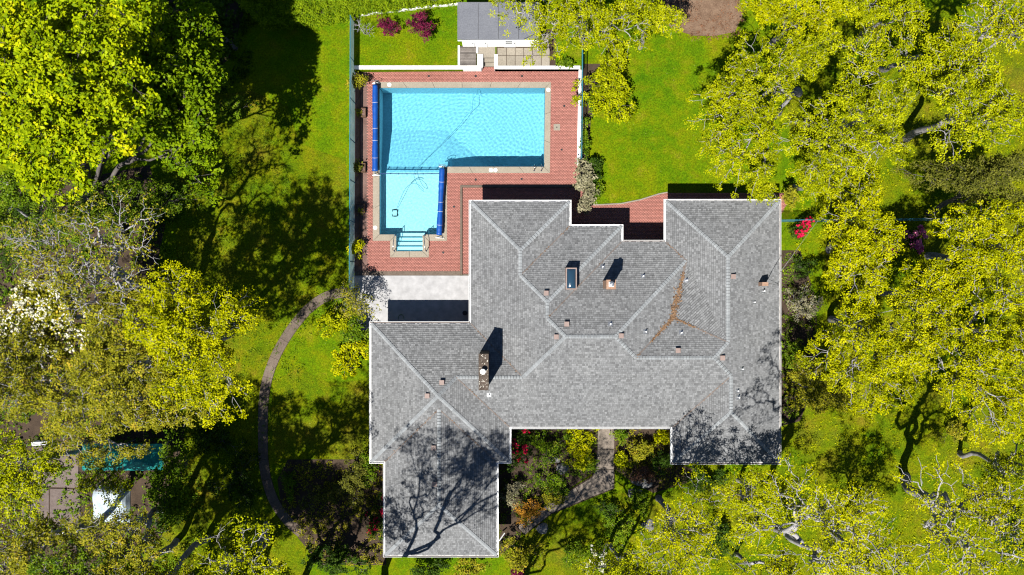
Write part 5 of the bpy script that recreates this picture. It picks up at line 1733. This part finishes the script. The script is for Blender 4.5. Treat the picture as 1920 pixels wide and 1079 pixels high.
shrub('leafy_bush', 'khaki bush in the middle of the bed west of garage', 610, 930, 34, 1.0, 'khaki', S_, size=.13, seed=72, ry=28)
# --- clipped hedge along the top edge
def hedge(label, pts, h, seed, z0=0.0):
    rng = np.random.default_rng(seed)
    poly = [P2(*p, z0 + h) for p in pts]
    xs = [p[0] for p in poly]; ys_ = [p[1] for p in poly]
    root = empty('clipped_hedge', (sum(xs) / len(xs), sum(ys_) / len(ys_), z0))
    tag(root, label, 'hedge')
    P = []
    while len(P) < 2000:
        x, y = rng.uniform(min(xs), max(xs)), rng.uniform(min(ys_), max(ys_))
        if in_poly(x, y, poly):
            lump = .18 * math.sin(1.7 * x) * math.sin(2.1 * y) + .1 * math.sin(4.3 * x + 1) * math.sin(3.9 * y)
            P.append((x, y, z0 + h + lump - .9 * rng.random() ** 2))
    for i in range(2, len(poly) - 1):          # south face, down to the ground
        a, b = poly[i], poly[i + 1]
        for _ in range(int(math.hypot(b[0] - a[0], b[1] - a[1]) * 34)):
            t = rng.random()
            P.append((a[0] + (b[0] - a[0]) * t, a[1] + (b[1] - a[1]) * t - .12, z0 + rng.uniform(.1, h)))
    P = np.array(P)
    o = leaves('foliage', P, 34, .26, .12, 'hedge', root, rng)
    cx_, cy_ = sum(xs) / len(xs), sum(ys_) / len(ys_)
    inner = MB().prism([(cx_ + (p[0] - cx_) * .97, cy_ + (p[1] - cy_) * .8) for p in poly], z0 - .05, z0 + h - .55)
    inner.build('stem_mass', M['barkdark'], root)
    NLEAF[0] += len(o.data.polygons)


hedge('dense clipped green hedge along the top edge above side lawn', [(395, -40), (870, -40), (862, -10), (830, -6), (790, -1), (745, 5), (690, 11), (640, 21), (560, 31), (485, 37)], 1.9, 77)

# --- low growth on the shaded ground: nobody could count it
def ground_cover(label, pts, n, size, mat, seed, h=.25):
    rng = np.random.default_rng(seed)
    poly = [P2(*p) for p in pts]
    xs = [p[0] for p in poly]; ys_ = [p[1] for p in poly]
    C = []
    while len(C) < n:
        x, y = rng.uniform(min(xs), max(xs)), rng.uniform(min(ys_), max(ys_))
        if in_poly(x, y, poly) and math.sin(.9 * x + seed) * math.sin(1.1 * y) + .5 * math.sin(2.3 * x - 1.7 * y) > -.55:
            C.append((x, y, h * rng.random()))
    o = leaves('ground_cover', np.array(C), 9, .22, size, mat, None, rng)
    tag(o, label, 'ground cover', kind='stuff')
    NLEAF[0] += len(o.data.polygons)


ground_cover('low weeds and ivy on the shaded woodland floor', [(-40, 340), (340, 320), (345, 620), (390, 1000), (330, 1100), (-40, 1100)], 3800, .16, 'green', 5)
ground_cover('sparse low weeds in the bed west of the garage', [(540, 866), (720, 866), (720, 1060), (600, 1060), (528, 950)], 800, .11, 'olive', 6, .12)
ground_cover('low plants carpeting the front garden beds', [(957, 803), (1118, 803), (1116, 880), (1040, 932), (975, 1000), (936, 1040), (940, 870)], 520, .11, 'green', 7, .15)
ground_cover('low plants carpeting the rockery bed', [(1155, 803), (1260, 803), (1285, 900), (1225, 925), (1155, 880)], 300, .11, 'olive', 8, .15)
ground_cover('dark ivy below the trees at top of side lawn', [(300, -40), (500, -40), (465, 150), (390, 190), (300, 180)], 900, .15, 'deep', 9)
ground_cover('low plants in the bed along the east wall', [(1466, 475), (1500, 475), (1530, 560), (1532, 700), (1498, 785), (1466, 795)], 420, .11, 'green', 10, .15)
ground_cover('long grass tufts under the eastern oaks', [(1480, 90), (1930, 90), (1930, 1090), (1150, 1090), (1300, 900), (1480, 860)], 3200, .10, 'lime', 11, .08)
ground_cover('fallen brown leaves over the mulch bed and its grass edge', [(1228, -10), (1242, 45), (1270, 66), (1300, 75), (1345, 76), (1386, 66), (1402, 30), (1390, -30)], 260, .10, 'brownred', 13, .03)
ground_cover('long grass tufts on the shaded side lawn', [(340, 200), (480, 170), (640, 560), (480, 880), (400, 1000), (350, 600)], 1500, .09, 'green', 12, .06)
